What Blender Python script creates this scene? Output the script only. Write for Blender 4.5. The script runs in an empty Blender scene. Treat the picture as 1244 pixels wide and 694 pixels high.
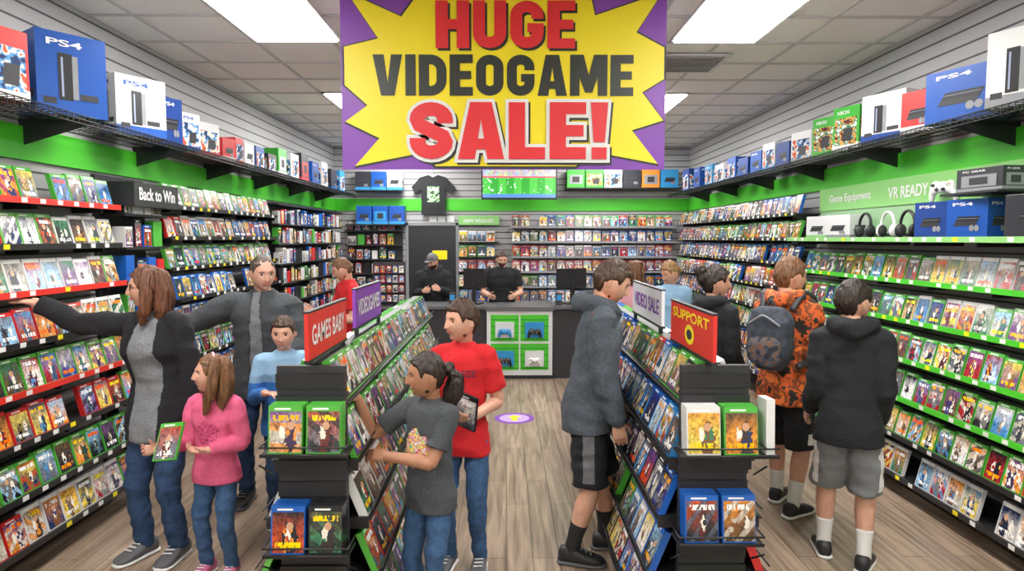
import bpy, math, random, numpy as np
from mathutils import Vector, Matrix, noise
from mathutils.bvhtree import BVHTree
random.seed(7)
scn=bpy.context.scene
COL=scn.collection
V3=Vector
# ------------------------------------------------------------------ materials
_m={}
def nodes_of(name):
    m=bpy.data.materials.new(name); m.use_nodes=True
    nt=m.node_tree; b=nt.nodes['Principled BSDF']
    return m,nt,b
def mat(name,col=(.5,.5,.5),rough=.5,metal=0,emit=0,var=0,bump=0,scale=20,stretch=(1,1,1),coat=0):
    if name in _m: return _m[name]
    m,nt,b=nodes_of(name)
    b.inputs['Base Color'].default_value=(*col,1); b.inputs['Roughness'].default_value=rough
    b.inputs['Metallic'].default_value=metal
    if coat: b.inputs['Coat Weight'].default_value=coat
    if emit:
        b.inputs['Emission Color'].default_value=(*col,1); b.inputs['Emission Strength'].default_value=emit
    if var or bump:
        g=nt.nodes.new('ShaderNodeTexCoord')
        mp=nt.nodes.new('ShaderNodeMapping'); mp.inputs['Scale'].default_value=stretch
        nt.links.new(g.outputs['Object'],mp.inputs[0])
        n=nt.nodes.new('ShaderNodeTexNoise'); n.inputs['Scale'].default_value=scale; n.inputs['Detail'].default_value=4
        nt.links.new(mp.outputs[0],n.inputs['Vector'])
        if var:
            r=nt.nodes.new('ShaderNodeValToRGB')
            r.color_ramp.elements[0].position=.3; r.color_ramp.elements[1].position=.7
            r.color_ramp.elements[0].color=(*[max(0,c*(1-var)) for c in col],1)
            r.color_ramp.elements[1].color=(*[min(1,c*(1+var)) for c in col],1)
            nt.links.new(n.outputs['Fac'],r.inputs[0]); nt.links.new(r.outputs[0],b.inputs['Base Color'])
        if bump:
            bp=nt.nodes.new('ShaderNodeBump'); bp.inputs['Strength'].default_value=bump; bp.inputs['Distance'].default_value=.01
            nt.links.new(n.outputs['Fac'],bp.inputs['Height']); nt.links.new(bp.outputs[0],b.inputs['Normal'])
    _m[name]=m; return m
class NT:
    def __init__(s,nt): s.nt=nt
    def n(s,t,**k):
        x=s.nt.nodes.new(t)
        for a,v in k.items(): setattr(x,a,v)
        return x
    def l(s,a,b): s.nt.links.new(a,b)
    def math(s,op,a,b=0,c=None,clamp=False):
        x=s.nt.nodes.new('ShaderNodeMath'); x.operation=op; x.use_clamp=clamp
        for i,v in enumerate([a,b]+([c] if c is not None else [])):
            if hasattr(v,'is_linked'): s.l(v,x.inputs[i])
            else: x.inputs[i].default_value=v
        return x.outputs[0]
    def mix(s,f,a,b,bt='MIX'):
        x=s.nt.nodes.new('ShaderNodeMix'); x.data_type='RGBA'; x.blend_type=bt
        for i,v in ((0,f),(6,a),(7,b)):
            if hasattr(v,'is_linked'): s.l(v,x.inputs[i])
            elif i==0: x.inputs[0].default_value=v
            else: x.inputs[i].default_value=(*v,1)
        return x.outputs[2]
def slat_mat(name,col,groove,pitch=.1):
    m,nt,b=nodes_of(name); t=NT(nt)
    g=t.n('ShaderNodeNewGeometry'); s=t.n('ShaderNodeSeparateXYZ'); t.l(g.outputs['Position'],s.inputs[0])
    f=t.math('FRACT',t.math('DIVIDE',s.outputs[2],pitch))
    k=t.math('LESS_THAN',f,.14)
    t.l(t.mix(k,col,groove),b.inputs['Base Color'])
    bp=t.n('ShaderNodeBump'); bp.inputs['Strength'].default_value=.8; bp.inputs['Distance'].default_value=.01
    t.l(t.math('SUBTRACT',1,k),bp.inputs['Height']); t.l(bp.outputs[0],b.inputs['Normal'])
    b.inputs['Roughness'].default_value=.5
    _m[name]=m; return m
def floor_mat():
    m,nt,b=nodes_of('vinyl_plank'); t=NT(nt)
    g=t.n('ShaderNodeNewGeometry'); s=t.n('ShaderNodeSeparateXYZ'); t.l(g.outputs['Position'],s.inputs[0])
    c=t.n('ShaderNodeCombineXYZ'); t.l(s.outputs[1],c.inputs[0]); t.l(s.outputs[0],c.inputs[1])
    br=t.n('ShaderNodeTexBrick'); br.offset=.37; t.l(c.outputs[0],br.inputs['Vector'])
    br.inputs['Scale'].default_value=1; br.inputs['Brick Width'].default_value=1.2; br.inputs['Row Height'].default_value=.15
    br.inputs['Mortar Size'].default_value=.0025; br.inputs['Color1'].default_value=(.39,.30,.23,1); br.inputs['Color2'].default_value=(.28,.215,.165,1)
    br.inputs['Mortar'].default_value=(.06,.05,.04,1)
    mp=t.n('ShaderNodeMapping'); mp.inputs['Scale'].default_value=(28,1.6,1); t.l(g.outputs['Position'],mp.inputs[0])
    n=t.n('ShaderNodeTexNoise'); n.inputs['Scale'].default_value=1; n.inputs['Detail'].default_value=6; n.inputs['Distortion'].default_value=.6
    t.l(mp.outputs[0],n.inputs['Vector'])
    r=t.n('ShaderNodeValToRGB'); r.color_ramp.elements[0].position=.3; r.color_ramp.elements[1].position=.72
    r.color_ramp.elements[0].color=(.5,.45,.41,1); r.color_ramp.elements[1].color=(1.3,1.28,1.25,1); t.l(n.outputs['Fac'],r.inputs[0])
    t.l(t.mix(1.0,br.outputs['Color'],r.outputs[0],'MULTIPLY'),b.inputs['Base Color'])
    b.inputs['Roughness'].default_value=.3
    bp=t.n('ShaderNodeBump'); bp.inputs['Strength'].default_value=.15; bp.inputs['Distance'].default_value=.005
    t.l(n.outputs['Fac'],bp.inputs['Height']); t.l(bp.outputs[0],b.inputs['Normal'])
    return m
def camo_mat(name,cols,scale=14,positions=(0,.42,.5,.6)):
    m,nt,b=nodes_of(name); t=NT(nt)
    g=t.n('ShaderNodeTexCoord'); n=t.n('ShaderNodeTexNoise'); n.inputs['Scale'].default_value=scale; n.inputs['Detail'].default_value=2
    t.l(g.outputs['Object'],n.inputs['Vector'])
    r=t.n('ShaderNodeValToRGB'); r.color_ramp.interpolation='CONSTANT'
    e=r.color_ramp.elements
    while len(e)<len(cols): e.new(.5)
    for i,c in enumerate(cols): e[i].position=positions[i]; e[i].color=(*c,1)
    t.l(n.outputs['Fac'],r.inputs[0]); t.l(r.outputs[0],b.inputs['Base Color']); b.inputs['Roughness'].default_value=.8
    _m[name]=m; return m
def cover_mat():
    m,nt,b=nodes_of('game_cover_print'); t=NT(nt)
    uv=t.n('ShaderNodeUVMap'); uv.uv_map='UVMap'
    s=t.n('ShaderNodeSeparateXYZ'); t.l(uv.outputs[0],s.inputs[0]); U,Vv=s.outputs[0],s.outputs[1]
    def att(nm): a=t.n('ShaderNodeAttribute'); a.attribute_name=nm; return a
    at=att('seed'); sh=att('shell'); cA=att('inka'); cB=att('inkb'); cC=att('inkc')
    sd=t.n('ShaderNodeSeparateXYZ'); t.l(at.outputs['Vector'],sd.inputs[0])
    sc=t.n('ShaderNodeVectorMath',operation='SCALE'); sc.inputs['Scale'].default_value=91.7; t.l(at.outputs['Vector'],sc.inputs[0])
    ad=t.n('ShaderNodeVectorMath',operation='ADD'); t.l(uv.outputs[0],ad.inputs[0]); t.l(sc.outputs[0],ad.inputs[1])
    n1=t.n('ShaderNodeTexNoise'); n1.inputs['Scale'].default_value=2.0; n1.inputs['Detail'].default_value=2; t.l(ad.outputs[0],n1.inputs['Vector'])
    n2=t.n('ShaderNodeTexNoise'); n2.inputs['Scale'].default_value=7; n2.inputs['Detail'].default_value=4; n2.inputs['Distortion'].default_value=1.2; t.l(ad.outputs[0],n2.inputs['Vector'])
    vo=t.n('ShaderNodeTexVoronoi'); vo.inputs['Scale'].default_value=6; t.l(ad.outputs[0],vo.inputs['Vector'])
    gr=t.math('ADD',t.math('MULTIPLY_ADD',Vv,1.3,-.3),t.math('MULTIPLY_ADD',n1.outputs['Fac'],1.6,-.8),clamp=True)
    bg=t.mix(gr,cB.outputs['Color'],cA.outputs['Color'])
    # burst rays / diagonal bands on some covers
    dg=t.math('FRACT',t.math('ADD',t.math('MULTIPLY',t.math('ADD',t.math('MULTIPLY',U,t.math('MULTIPLY_ADD',sd.outputs[0],2.0,-1.0)),Vv),2.2),sd.outputs[1]))
    dm=t.math('MULTIPLY',t.math('LESS_THAN',dg,.42),t.math('GREATER_THAN',sd.outputs[2],.62))
    bg=t.mix(t.math('MULTIPLY',dm,.8),bg,cC.outputs['Color'])
    lum=t.math('MULTIPLY_ADD',n2.outputs['Fac'],2.8,-.5,clamp=False); lum=t.math('MAXIMUM',lum,.12); lum=t.math('MINIMUM',lum,1.7)
    cl=t.n('ShaderNodeCombineXYZ'); [t.l(lum,cl.inputs[i]) for i in range(3)]
    bg=t.mix(1.0,bg,cl.outputs[0],'MULTIPLY')
    def fig(cu,cv,su,sv,rad,col,col2,prev):
        du=t.math('MULTIPLY',t.math('SUBTRACT',U,cu),su); dv=t.math('MULTIPLY',t.math('SUBTRACT',Vv,cv),sv)
        rr=t.math('SQRT',t.math('ADD',t.math('MULTIPLY',du,du),t.math('MULTIPLY',dv,dv)))
        rr=t.math('ADD',rr,t.math('MULTIPLY_ADD',n2.outputs['Fac'],.9,-.45))
        k=t.math('LESS_THAN',rr,rad)
        sharp=t.math('GREATER_THAN',vo.outputs['Distance'],.42)
        return t.mix(k,prev,t.mix(sharp,col,col2))
    px=t.math('MULTIPLY_ADD',sd.outputs[1],.36,.32)
    c2=t.mix(.75,cA.outputs['Color'],(.02,.02,.03))
    rad=t.math('MULTIPLY_ADD',sd.outputs[0],.35,.3)
    col=fig(px,.28,2.6,1.4,rad,cC.outputs['Color'],c2,bg)
    px2=t.math('SUBTRACT',1.05,px)
    col=fig(px2,.42,4.6,2.6,.42,cB.outputs['Color'],(.85,.8,.7),col)
    hu=t.math('MULTIPLY',t.math('SUBTRACT',U,px),8); hv=t.math('MULTIPLY',t.math('SUBTRACT',Vv,.58),10)
    hr=t.math('LESS_THAN',t.math('ADD',t.math('MULTIPLY',hu,hu),t.math('MULTIPLY',hv,hv)),.8)
    hr=t.math('MULTIPLY',hr,t.math('GREATER_THAN',sd.outputs[0],.5))
    col=t.mix(hr,col,(.6,.34,.2))
    n3=t.n('ShaderNodeTexNoise'); n3.inputs['Scale'].default_value=1; n3.inputs['Detail'].default_value=1
    mp=t.n('ShaderNodeMapping'); mp.inputs['Scale'].default_value=(13,5,1); t.l(ad.outputs[0],mp.inputs[0]); t.l(mp.outputs[0],n3.inputs['Vector'])
    tc=t.math('MULTIPLY_ADD',t.math('GREATER_THAN',sd.outputs[2],.4),.58,.17)
    band=t.math('LESS_THAN',t.math('ABSOLUTE',t.math('SUBTRACT',Vv,tc)),.06)
    inn=t.math('LESS_THAN',t.math('ABSOLUTE',t.math('SUBTRACT',U,.5)),.4)
    tm=t.math('MULTIPLY',t.math('MULTIPLY',band,inn),t.math('GREATER_THAN',n3.outputs['Fac'],.46))
    tcol=t.n('ShaderNodeCombineColor'); tcol.mode='HSV'; t.l(t.math('MULTIPLY',sd.outputs[0],.15),tcol.inputs[0]); t.l(t.math('GREATER_THAN',sd.outputs[1],.6),tcol.inputs[1]); tcol.inputs[2].default_value=.95
    col=t.mix(tm,col,tcol.outputs[0])
    top=t.math('GREATER_THAN',Vv,.89)
    col=t.mix(top,col,sh.outputs['Color'])
    logo=t.math('MULTIPLY',t.math('MULTIPLY',t.math('GREATER_THAN',Vv,.925),t.math('LESS_THAN',Vv,.965)),t.math('LESS_THAN',t.math('ABSOLUTE',t.math('SUBTRACT',U,.4)),.25))
    col=t.mix(logo,col,(.85,.88,.85))
    t.l(col,b.inputs['Base Color']); b.inputs['Roughness'].default_value=.22
    m2,nt2,b2=nodes_of('case_plastic'); t2=NT(nt2); a2=t2.n('ShaderNodeAttribute'); a2.attribute_name='shell'
    t2.l(a2.outputs['Color'],b2.inputs['Base Color']); b2.inputs['Roughness'].default_value=.2
    return m,m2
COVER,SHELL=cover_mat()
INKS=[(.02,.04,.12),(.012,.012,.015),(.5,.07,.02),(.8,.3,.04),(.08,.28,.6),(.3,.55,.8),(.55,.5,.42),(.82,.82,.8),(.14,.08,.04),(.05,.2,.1),(.4,.02,.03),(.04,.05,.3),(.8,.6,.1),(.2,.08,.25),(.16,.17,.2),(.03,.03,.035),(.7,.65,.6),(.1,.12,.16),(.6,.4,.22)]
BLACK=mat('black_steel',(.015,.015,.017),.4)
DARK=mat('dark_panel',(.03,.03,.035),.5)
WHITE=mat('white_plastic',(.8,.8,.8),.35)
GREEN=mat('signal_green',(.07,.55,.025),.45)
LGREEN=mat('light_green',(.26,.58,.18),.5)
RED=mat('sign_red',(.68,.03,.02),.4)
BLUE=mat('box_blue',(.008,.08,.38),.35)
PURPLE=mat('purple_print',(.22,.05,.42),.4)
YEL=mat('yellow_print',(.92,.76,.008),.4)
GREY=mat('grey_plastic',(.25,.26,.28),.4)
SLAT=slat_mat('grey_slatwall',(.42,.42,.43),(.07,.07,.07))
# ------------------------------------------------------------------ geometry helpers
def ring_faces(nr,n,capA=True,capB=True):
    F=[]
    for i in range(nr-1):
        for j in range(n):
            k=(j+1)%n
            F.append((i*n+j,i*n+k,(i+1)*n+k,(i+1)*n+j))
    if capA: F.append(tuple(range(n))[::-1])
    if capB: F.append(tuple((nr-1)*n+j for j in range(n)))
    return F
def smooth_path(pts,rad,k=4):
    if len(pts)<3: return pts,rad
    P=[];R=[]
    for i in range(len(pts)-1):
        p0=pts[max(i-1,0)];p1=pts[i];p2=pts[i+1];p3=pts[min(i+2,len(pts)-1)]
        for j in range(k):
            t=j/k
            a=p1+ (p2-p0)*.5*.6*(t-2*t*t+t**3) + (p2-p1)*(3*t*t-2*t**3) + (p3-p1)*.5*.6*(t**3-t*t)
            P.append(a);R.append(rad[i]*(1-t)+rad[i+1]*t)
    P.append(pts[-1]);R.append(rad[-1]); return P,R
def tube(pts,rad,n=12,cap=(1,1),k=4,flat=None):
    pts=[V3(p) for p in pts]
    if not hasattr(rad,'__len__'): rad=[rad]*len(pts)
    pts,rad=smooth_path(pts,list(rad),k)
    T=[]
    for i in range(len(pts)):
        a=pts[max(i-1,0)];b=pts[min(i+1,len(pts)-1)]; d=(b-a)
        T.append(d.normalized() if d.length>1e-9 else V3((0,0,1)))
    u=T[0].orthogonal().normalized(); rings=[]
    def ring(c,t,r,u):
        w=t.cross(u).normalized(); o=[]
        for j in range(n):
            an=2*math.pi*j/n; v=(u*math.cos(an)+w*math.sin(an))*r
            if flat is not None: v=v-flat[0]*(v.dot(flat[0])*(1-flat[1]))
            o.append(c+v)
        return o
    if cap[0]:
        for q in (80,50,25): rings.append(ring(pts[0]-T[0]*rad[0]*math.sin(math.radians(q))*.9,T[0],rad[0]*math.cos(math.radians(q)),u))
    for i,(p,t,r) in enumerate(zip(pts,T,rad)):
        u=(u-t*u.dot(t)).normalized(); rings.append(ring(p,t,r,u))
    if cap[1]:
        for q in (25,50,80): rings.append(ring(pts[-1]+T[-1]*rad[-1]*math.sin(math.radians(q))*.9,T[-1],rad[-1]*math.cos(math.radians(q)),u))
    Vv=[tuple(p) for r in rings for p in r]
    return Vv,ring_faces(len(rings),n)
def loft(rings):
    n=len(rings[0]); return [tuple(p) for r in rings for p in r],ring_faces(len(rings),n)
def sphere(c,r,nu=16,nv=12,M=None):
    if not hasattr(r,'__len__'): r=(r,r,r)
    R=[]
    for i in range(nv+1):
        th=math.pi*(i/nv); th=min(max(th,.05),math.pi-.05)
        R.append([V3((c[0]+r[0]*math.sin(th)*math.cos(2*math.pi*j/nu),c[1]+r[1]*math.sin(th)*math.sin(2*math.pi*j/nu),c[2]+r[2]*math.cos(th))) for j in range(nu)])
    v,f=loft(R)
    if M is not None: v=[tuple(M@V3(p)) for p in v]
    return v,f
def remesh(parts,vox,sm=4):
    vs=[];fs=[]
    for v,f in parts:
        o=len(vs); vs+=[tuple(p) for p in v]; fs+=[tuple(i+o for i in q) for q in f]
    me=bpy.data.meshes.new('t'); me.from_pydata(vs,[],fs); ob=bpy.data.objects.new('t',me); COL.objects.link(ob)
    m=ob.modifiers.new('r','REMESH'); m.mode='VOXEL'; m.voxel_size=vox; m.adaptivity=0
    if sm:
        s=ob.modifiers.new('s','SMOOTH'); s.iterations=sm; s.factor=.5
    dg=bpy.context.evaluated_depsgraph_get(); m2=bpy.data.meshes.new_from_object(ob.evaluated_get(dg))
    nV=len(m2.vertices); A=np.empty(nV*3); m2.vertices.foreach_get('co',A); N=np.empty(nV*3)
    m2.vertices.foreach_get('normal',N)
    F=[tuple(p.vertices) for p in m2.polygons]
    bpy.data.objects.remove(ob); bpy.data.meshes.remove(me); bpy.data.meshes.remove(m2)
    return A.reshape(-1,3),N.reshape(-1,3),F
def wrinkle(A,N,amp,seed,fz=9,fx=5):
    out=A.copy()
    for i in range(len(A)):
        p=A[i]; a=noise.noise(V3((p[0]*fx+seed,p[1]*fx,p[2]*fz+seed*3)))
        b=noise.noise(V3((p[0]*fx*2.6+seed,p[1]*fx*2.6,p[2]*fz*2.2)))
        out[i]=p+N[i]*amp*((1-abs(a)*3.2)*.7+b*.6)
    return out
_tc={}
def text_geo(s,w,h,off=0.0,ref=None):
    key=(s,off)
    if key not in _tc:
        cu=bpy.data.curves.new('t','FONT'); cu.body=s; cu.size=1; cu.offset=off; cu.resolution_u=4
        ob=bpy.data.objects.new('t',cu); COL.objects.link(ob)
        dg=bpy.context.evaluated_depsgraph_get(); dg.update(); me=bpy.data.meshes.new_from_object(ob.evaluated_get(dg))
        A=np.array([v.co[:] for v in me.vertices]).reshape(-1,3); F=[tuple(p.vertices) for p in me.polygons]
        bpy.data.objects.remove(ob); bpy.data.meshes.remove(me); _tc[key]=(A,F)
    A,F=_tc[key]
    lo=A.min(0);hi=A.max(0)
    O=A.copy(); O[:,0]=(A[:,0]-(lo[0]+hi[0])/2)*w/(hi[0]-lo[0]); O[:,1]=(A[:,1]-(lo[1]+hi[1])/2)*h/(hi[1]-lo[1]); O[:,2]=0
    return O,F
# heavy block lettering
def ell(cx,cy,rx,ry,a0,a1,n=10): return [(cx+rx*math.cos(math.radians(a0+(a1-a0)*i/n)),cy+ry*math.sin(math.radians(a0+(a1-a0)*i/n))) for i in range(n+1)]
GL={'H':(.70,[('p',[(0,0),(.26,0),(.26,1),(0,1)]),('p',[(.44,0),(.7,0),(.7,1),(.44,1)]),('p',[(.2,.4),(.5,.4),(.5,.61),(.2,.61)])]),
'U':(.70,[('s',[(.13,1),(.13,.3)]+ell(.35,.3,.22,.18,180,360)[1:]+[(.57,1)],0)]),
'G':(.70,[('s',[(.57,.62)]+ell(.35,.7,.22,.18,0,180)+ell(.35,.3,.22,.18,180,360)+[(.57,.45)],0),('p',[(.36,.34),(.7,.34),(.7,.53),(.36,.53)])]),
'E':(.58,[('p',[(0,0),(.26,0),(.26,1),(0,1)]),('p',[(.2,0),(.58,0),(.58,.21),(.2,.21)]),('p',[(.2,.4),(.54,.4),(.54,.6),(.2,.6)]),('p',[(.2,.79),(.58,.79),(.58,1),(.2,1)])]),
'V':(.74,[('p',[(0,1),(.2,0),(.54,0),(.37,.32),(.28,1)]),('p',[(.74,1),(.46,1),(.37,.32),(.3,0),(.54,0)])]),
'I':(.26,[('p',[(0,0),(.26,0),(.26,1),(0,1)])]),
'D':(.70,[('p',[(0,0),(.26,0),(.26,1),(0,1)]),('s',[(.1,.88)]+ell(.3,.62,.27,.26,90,0)+ell(.3,.38,.27,.26,0,-90)+[(.1,.12)],0)]),
'O':(.70,[('s',ell(.35,.7,.22,.18,0,180)+ell(.35,.3,.22,.18,180,360),1)]),
'A':(.74,[('p',[(0,0),(.27,0),(.37,.7),(.37,1),(.2,1)]),('p',[(.47,0),(.74,0),(.54,1),(.37,1),(.37,.7)]),('p',[(.2,.17),(.54,.17),(.5,.36),(.24,.36)])]),
'M':(.94,[('p',[(0,0),(.24,0),(.24,1),(0,1)]),('p',[(.7,0),(.94,0),(.94,1),(.7,1)]),('p',[(.04,1),(.34,1),(.47,.5),(.47,.08),(.38,.08)]),('p',[(.9,1),(.56,.08),(.47,.08),(.47,.5),(.6,1)])]),
'S':(.70,[('s',[(.57,.63)]+ell(.35,.7,.22,.18,0,180)+[(.16,.6),(.35,.5),(.54,.4)]+ell(.35,.3,.22,.18,0,-180)+[(.13,.37)],0)]),
'L':(.58,[('p',[(0,0),(.26,0),(.26,1),(0,1)]),('p',[(.2,0),(.58,0),(.58,.21),(.2,.21)])]),
'!':(.28,[('p',[(.05,.3),(.23,.3),(.28,1),(0,1)]),('p',[(.02,0),(.26,0),(.26,.21),(.02,.21)])])}
def heavy(mb,s,o,r,u,w,h,mt,e=0.0):
    o=V3(o);r=V3(r);u=V3(u); nrm=r.cross(u); tot=sum(GL[c][0] for c in s)+.075*(len(s)-1); kx=w/tot; x0=0; T=.25
    ex,ey=e/kx,e/h
    for ci,c in enumerate(s):
        cw,parts=GL[c]
        for pi,q in enumerate(parts):
            dz=nrm*(.0006*(pi+5*(ci%2)))
            def P(p,dz=dz): return tuple(o+r*((p[0]-tot/2)*kx)+u*((p[1]-.5)*h)+dz)
            if q[0]=='p':
                pts=[V3((a,b)) for a,b in q[1]]; n=len(pts)
                area=sum(pts[i].x*pts[(i+1)%n].y-pts[(i+1)%n].x*pts[i].y for i in range(n)); sg=1 if area>0 else -1; out=[]
                for i in range(n):
                    d1=(pts[i]-pts[i-1]).normalized(); d2=(pts[(i+1)%n]-pts[i]).normalized()
                    n1=V3((d1.y,-d1.x))*sg; n2=V3((d2.y,-d2.x))*sg; mm=(n1+n2)
                    if mm.length<1e-4: mm=n1
                    mm=mm.normalized(); k=1/max(mm.dot(n1),.5); out.append((pts[i].x+mm.x*ex*k+x0,pts[i].y+mm.y*ey*k))
                mb.add(([P(p) for p in out],[tuple(range(n))]),mt)
            else:
                raw=[V3(p) for p in q[1]]; pts=[raw[0]]
                for p in raw[1:]:
                    if (p-pts[-1]).length>1e-4: pts.append(p)
                if q[2] and (pts[0]-pts[-1]).length<1e-4: pts.pop()
                n=len(pts); A=[]
                for i in range(n):
                    a=pts[i-1] if (i>0 or q[2]) else pts[i]; b=pts[(i+1)%n] if (i<n-1 or q[2]) else pts[i]
                    d=(b-a).normalized(); nn=V3((-d.y,d.x)); p=pts[i].copy()
                    if not q[2] and i==0: p-=V3((d.x*ex,d.y*ey))
                    if not q[2] and i==n-1: p+=V3((d.x*ex,d.y*ey))
                    A+=[(p.x+nn.x*(T/2+ex)+x0,p.y+nn.y*(T/2*.95+ey)),(p.x-nn.x*(T/2+ex)+x0,p.y-nn.y*(T/2*.95+ey))]
                F=[(2*i,2*i+1,2*i+3,2*i+2) for i in range(n-1)]
                if q[2]: F.append((2*n-2,2*n-1,1,0))
                mb.add(([P(p) for p in A],F),mt)
        x0+=cw+.075
class MB:
    def __init__(s): s.v=[];s.f=[];s.mi=[];s.sm=[];s.mats=[]
    def m(s,mt):
        if mt not in s.mats: s.mats.append(mt)
        return s.mats.index(mt)
    def add(s,g,mt,smooth=False,M=None):
        v,f=g[0],g[-1]; o=len(s.v)
        if M is not None: s.v+=[tuple(M@V3(p)) for p in v]
        else: s.v+=[tuple(p) for p in v]
        s.f+=[tuple(i+o for i in q) for q in f]
        if isinstance(mt,list): s.mi+=[s.m(x) for x in mt]
        else: s.mi+=[s.m(mt)]*len(f)
        s.sm+=[smooth]*len(f)
    def box(s,c,d,mt,M=None,taper=1):
        x,y,z=[q/2 for q in d]; a=taper
        v=[(-x,-y,-z),(x,-y,-z),(x,y,-z),(-x,y,-z),(-x*a,-y*a,z),(x*a,-y*a,z),(x*a,y*a,z),(-x*a,y*a,z)]
        v=[(p[0]+c[0],p[1]+c[1],p[2]+c[2]) for p in v]
        s.add((v,[(0,3,2,1),(4,5,6,7),(0,1,5,4),(1,2,6,5),(2,3,7,6),(3,0,4,7)]),mt,False,M)
    def bx(s,x0,x1,y0,y1,z0,z1,mt,M=None): s.box(((x0+x1)/2,(y0+y1)/2,(z0+z1)/2),(abs(x1-x0),abs(y1-y0),abs(z1-z0)),mt,M)
    def rod(s,a,b,r,mt,n=8,M=None): s.add(tube([V3(a),V3(b)],[r,r],n,(0,0)),mt,True,M)
    def poly(s,pts,mt,M=None): s.add((pts,[tuple(range(len(pts)))]),mt,False,M)
    def text(s,t,o,r,u,w,h,mt,off=.02,ref=None,M=None):
        A,F=text_geo(t,w,h,off,ref); o=V3(o);r=V3(r);u=V3(u)
        s.add(([tuple(o+r*p[0]+u*p[1]) for p in A],F),mt,False,M)
    def obj(s,name,loc=(0,0,0),bevel=0):
        me=bpy.data.meshes.new(name); me.from_pydata(s.v,[],s.f)
        for m in s.mats: me.materials.append(m)
        me.polygons.foreach_set('material_index',s.mi); me.polygons.foreach_set('use_smooth',s.sm)
        me.update(); ob=bpy.data.objects.new(name,me); COL.objects.link(ob); ob.location=loc
        if bevel:
            b=ob.modifiers.new('bevel','BEVEL'); b.width=bevel; b.segments=2; b.limit_method='ANGLE'
        return ob
class Cases:
    def __init__(s): s.v=[];s.f=[];s.mi=[];s.uv=[];s.at=[]
    def add(s,c,n,u,shell,w=.135,h=.19,d=.03,plain=False,front=None):
        c=V3(c);n=V3(n).normalized();u=V3(u).normalized();r=u.cross(n)
        o=len(s.v)
        for dn in (0,-d):
            for a,b in ((-.5,0),(.5,0),(.5,1),(-.5,1)): s.v.append(tuple(c+n*dn+r*(a*w)+u*(b*h)))
        fs=[(0,1,2,3),(5,4,7,6),(1,5,6,2),(4,0,3,7),(3,2,6,7),(4,5,1,0)]
        k=random.sample(INKS,3)
        sd=((random.random(),random.random(),random.random(),1),(*shell,1),(*k[0],1),(*k[1],1),(*k[2],1))
        sf=(sd[0],(*(front or shell),1))+sd[2:]
        for q in fs:
            s.f.append(tuple(i+o for i in q)); s.mi.append(0); s.uv+=[(0,0)]*4; s.at+=[sd]*4
        if not plain:
            e=.006; o=len(s.v)
            for a,b in ((-.5*w+e,e),(.5*w-e/2,e),(.5*w-e/2,h-e/2),(-.5*w+e,h-e/2)): s.v.append(tuple(c+n*.001+r*a+u*b))
            s.f.append((o,o+1,o+2,o+3)); s.mi.append(1); s.uv+=[(0,0),(1,0),(1,1),(0,1)]; s.at+=[sf]*4
    def row(s,p0,dv,L,n,u,pitch,pal,w=.135,h=.19,d=.03,skip=.03,jit=.004):
        p0=V3(p0);dv=V3(dv).normalized(); k=int(L/pitch); pc=random.choice(pal)
        for i in range(k):
            if random.random()<.3: pc=random.choice(pal)
            if random.random()<skip: continue
            s.add(p0+dv*((i+.5)*pitch+random.uniform(-jit,jit)),n,u,pc,w,h*random.choice([1,1,1,.93]),d*random.uniform(.7,1.1))
    def obj(s,name):
        me=bpy.data.meshes.new(name); me.from_pydata(s.v,[],s.f); me.materials.append(SHELL); me.materials.append(COVER)
        me.polygons.foreach_set('material_index',s.mi)
        uv=me.uv_layers.new(name='UVMap'); uv.data.foreach_set('uv',np.array(s.uv,dtype=np.float32).ravel())
        A=np.array(s.at,dtype=np.float32)
        for i,nm in enumerate(('seed','shell','inka','inkb','inkc')):
            a=me.attributes.new(nm,'FLOAT_COLOR','CORNER'); a.data.foreach_set('color',np.ascontiguousarray(A[:,i,:]).ravel())
        me.update(); ob=bpy.data.objects.new(name,me); COL.objects.link(ob); return ob
G=(.08,.42,.05);B=(.015,.12,.5);W=(.72,.72,.72);K=(.02,.02,.025);R=(.6,.03,.03)
PG=[G,G,G,W,(.15,.5,.1)];PB=[B,B,B,(.03,.25,.65),K];PM=[G,B,W,K,R,G,B]
# ------------------------------------------------------------------ room
XL,XR,YB,YF,ZC=-2.9,3.1,11.2,-1.6,3.35
def slab(name,x0,x1,y0,y1,z0,z1,mt):
    m=MB(); m.bx(x0,x1,y0,y1,z0,z1,mt); return m.obj(name)
slab('floor',XL-.1,XR+.1,YF-.1,YB+.1,-.1,0,floor_mat())
slab('wall_left',XL-.1,XL,YF,YB,0,ZC,SLAT); slab('wall_right',XR,XR+.1,YF,YB,0,ZC,SLAT)
slab('wall_back',XL-.1,XR+.1,YB,YB+.1,0,ZC,SLAT); slab('wall_front',XL-.1,XR+.1,YF-.1,YF,0,ZC,mat('painted_wall',(.8,.8,.78),.8))
slab('ceiling',XL-.1,XR+.1,YF-.1,YB+.1,ZC,ZC+.1,mat('ceiling_tile',(.93,.92,.9),.9,var=.04,bump=.3,scale=60))
m=MB(); tb=mat('t_bar',(.6,.6,.6),.5)
gx=XL+.32
while gx<XR: m.bx(gx-.012,gx+.012,YF,YB,ZC-.012,ZC,tb); gx+=.61
gy=YF+.2
while gy<YB: m.bx(XL,XR,gy-.012,gy+.012,ZC-.013,ZC-.001,tb); gy+=.61
m.obj('trim_ceiling_grid')
for nm,a in (('trim_1',(XL,XL+.025,YF,YB)),('trim_2',(XR-.025,XR,YF,YB)),('trim_3',(XL,XR,YB-.025,YB))):
    slab(nm,*a,2.27,2.47,GREEN)
for nm,a in (('baseboard_left',(XL,XL+.02,YF,YB)),('baseboard_right',(XR-.02,XR,YF,YB)),('baseboard_back',(XL,XR,YB-.02,YB))):
    slab(nm,*a,0,.1,DARK)
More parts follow.
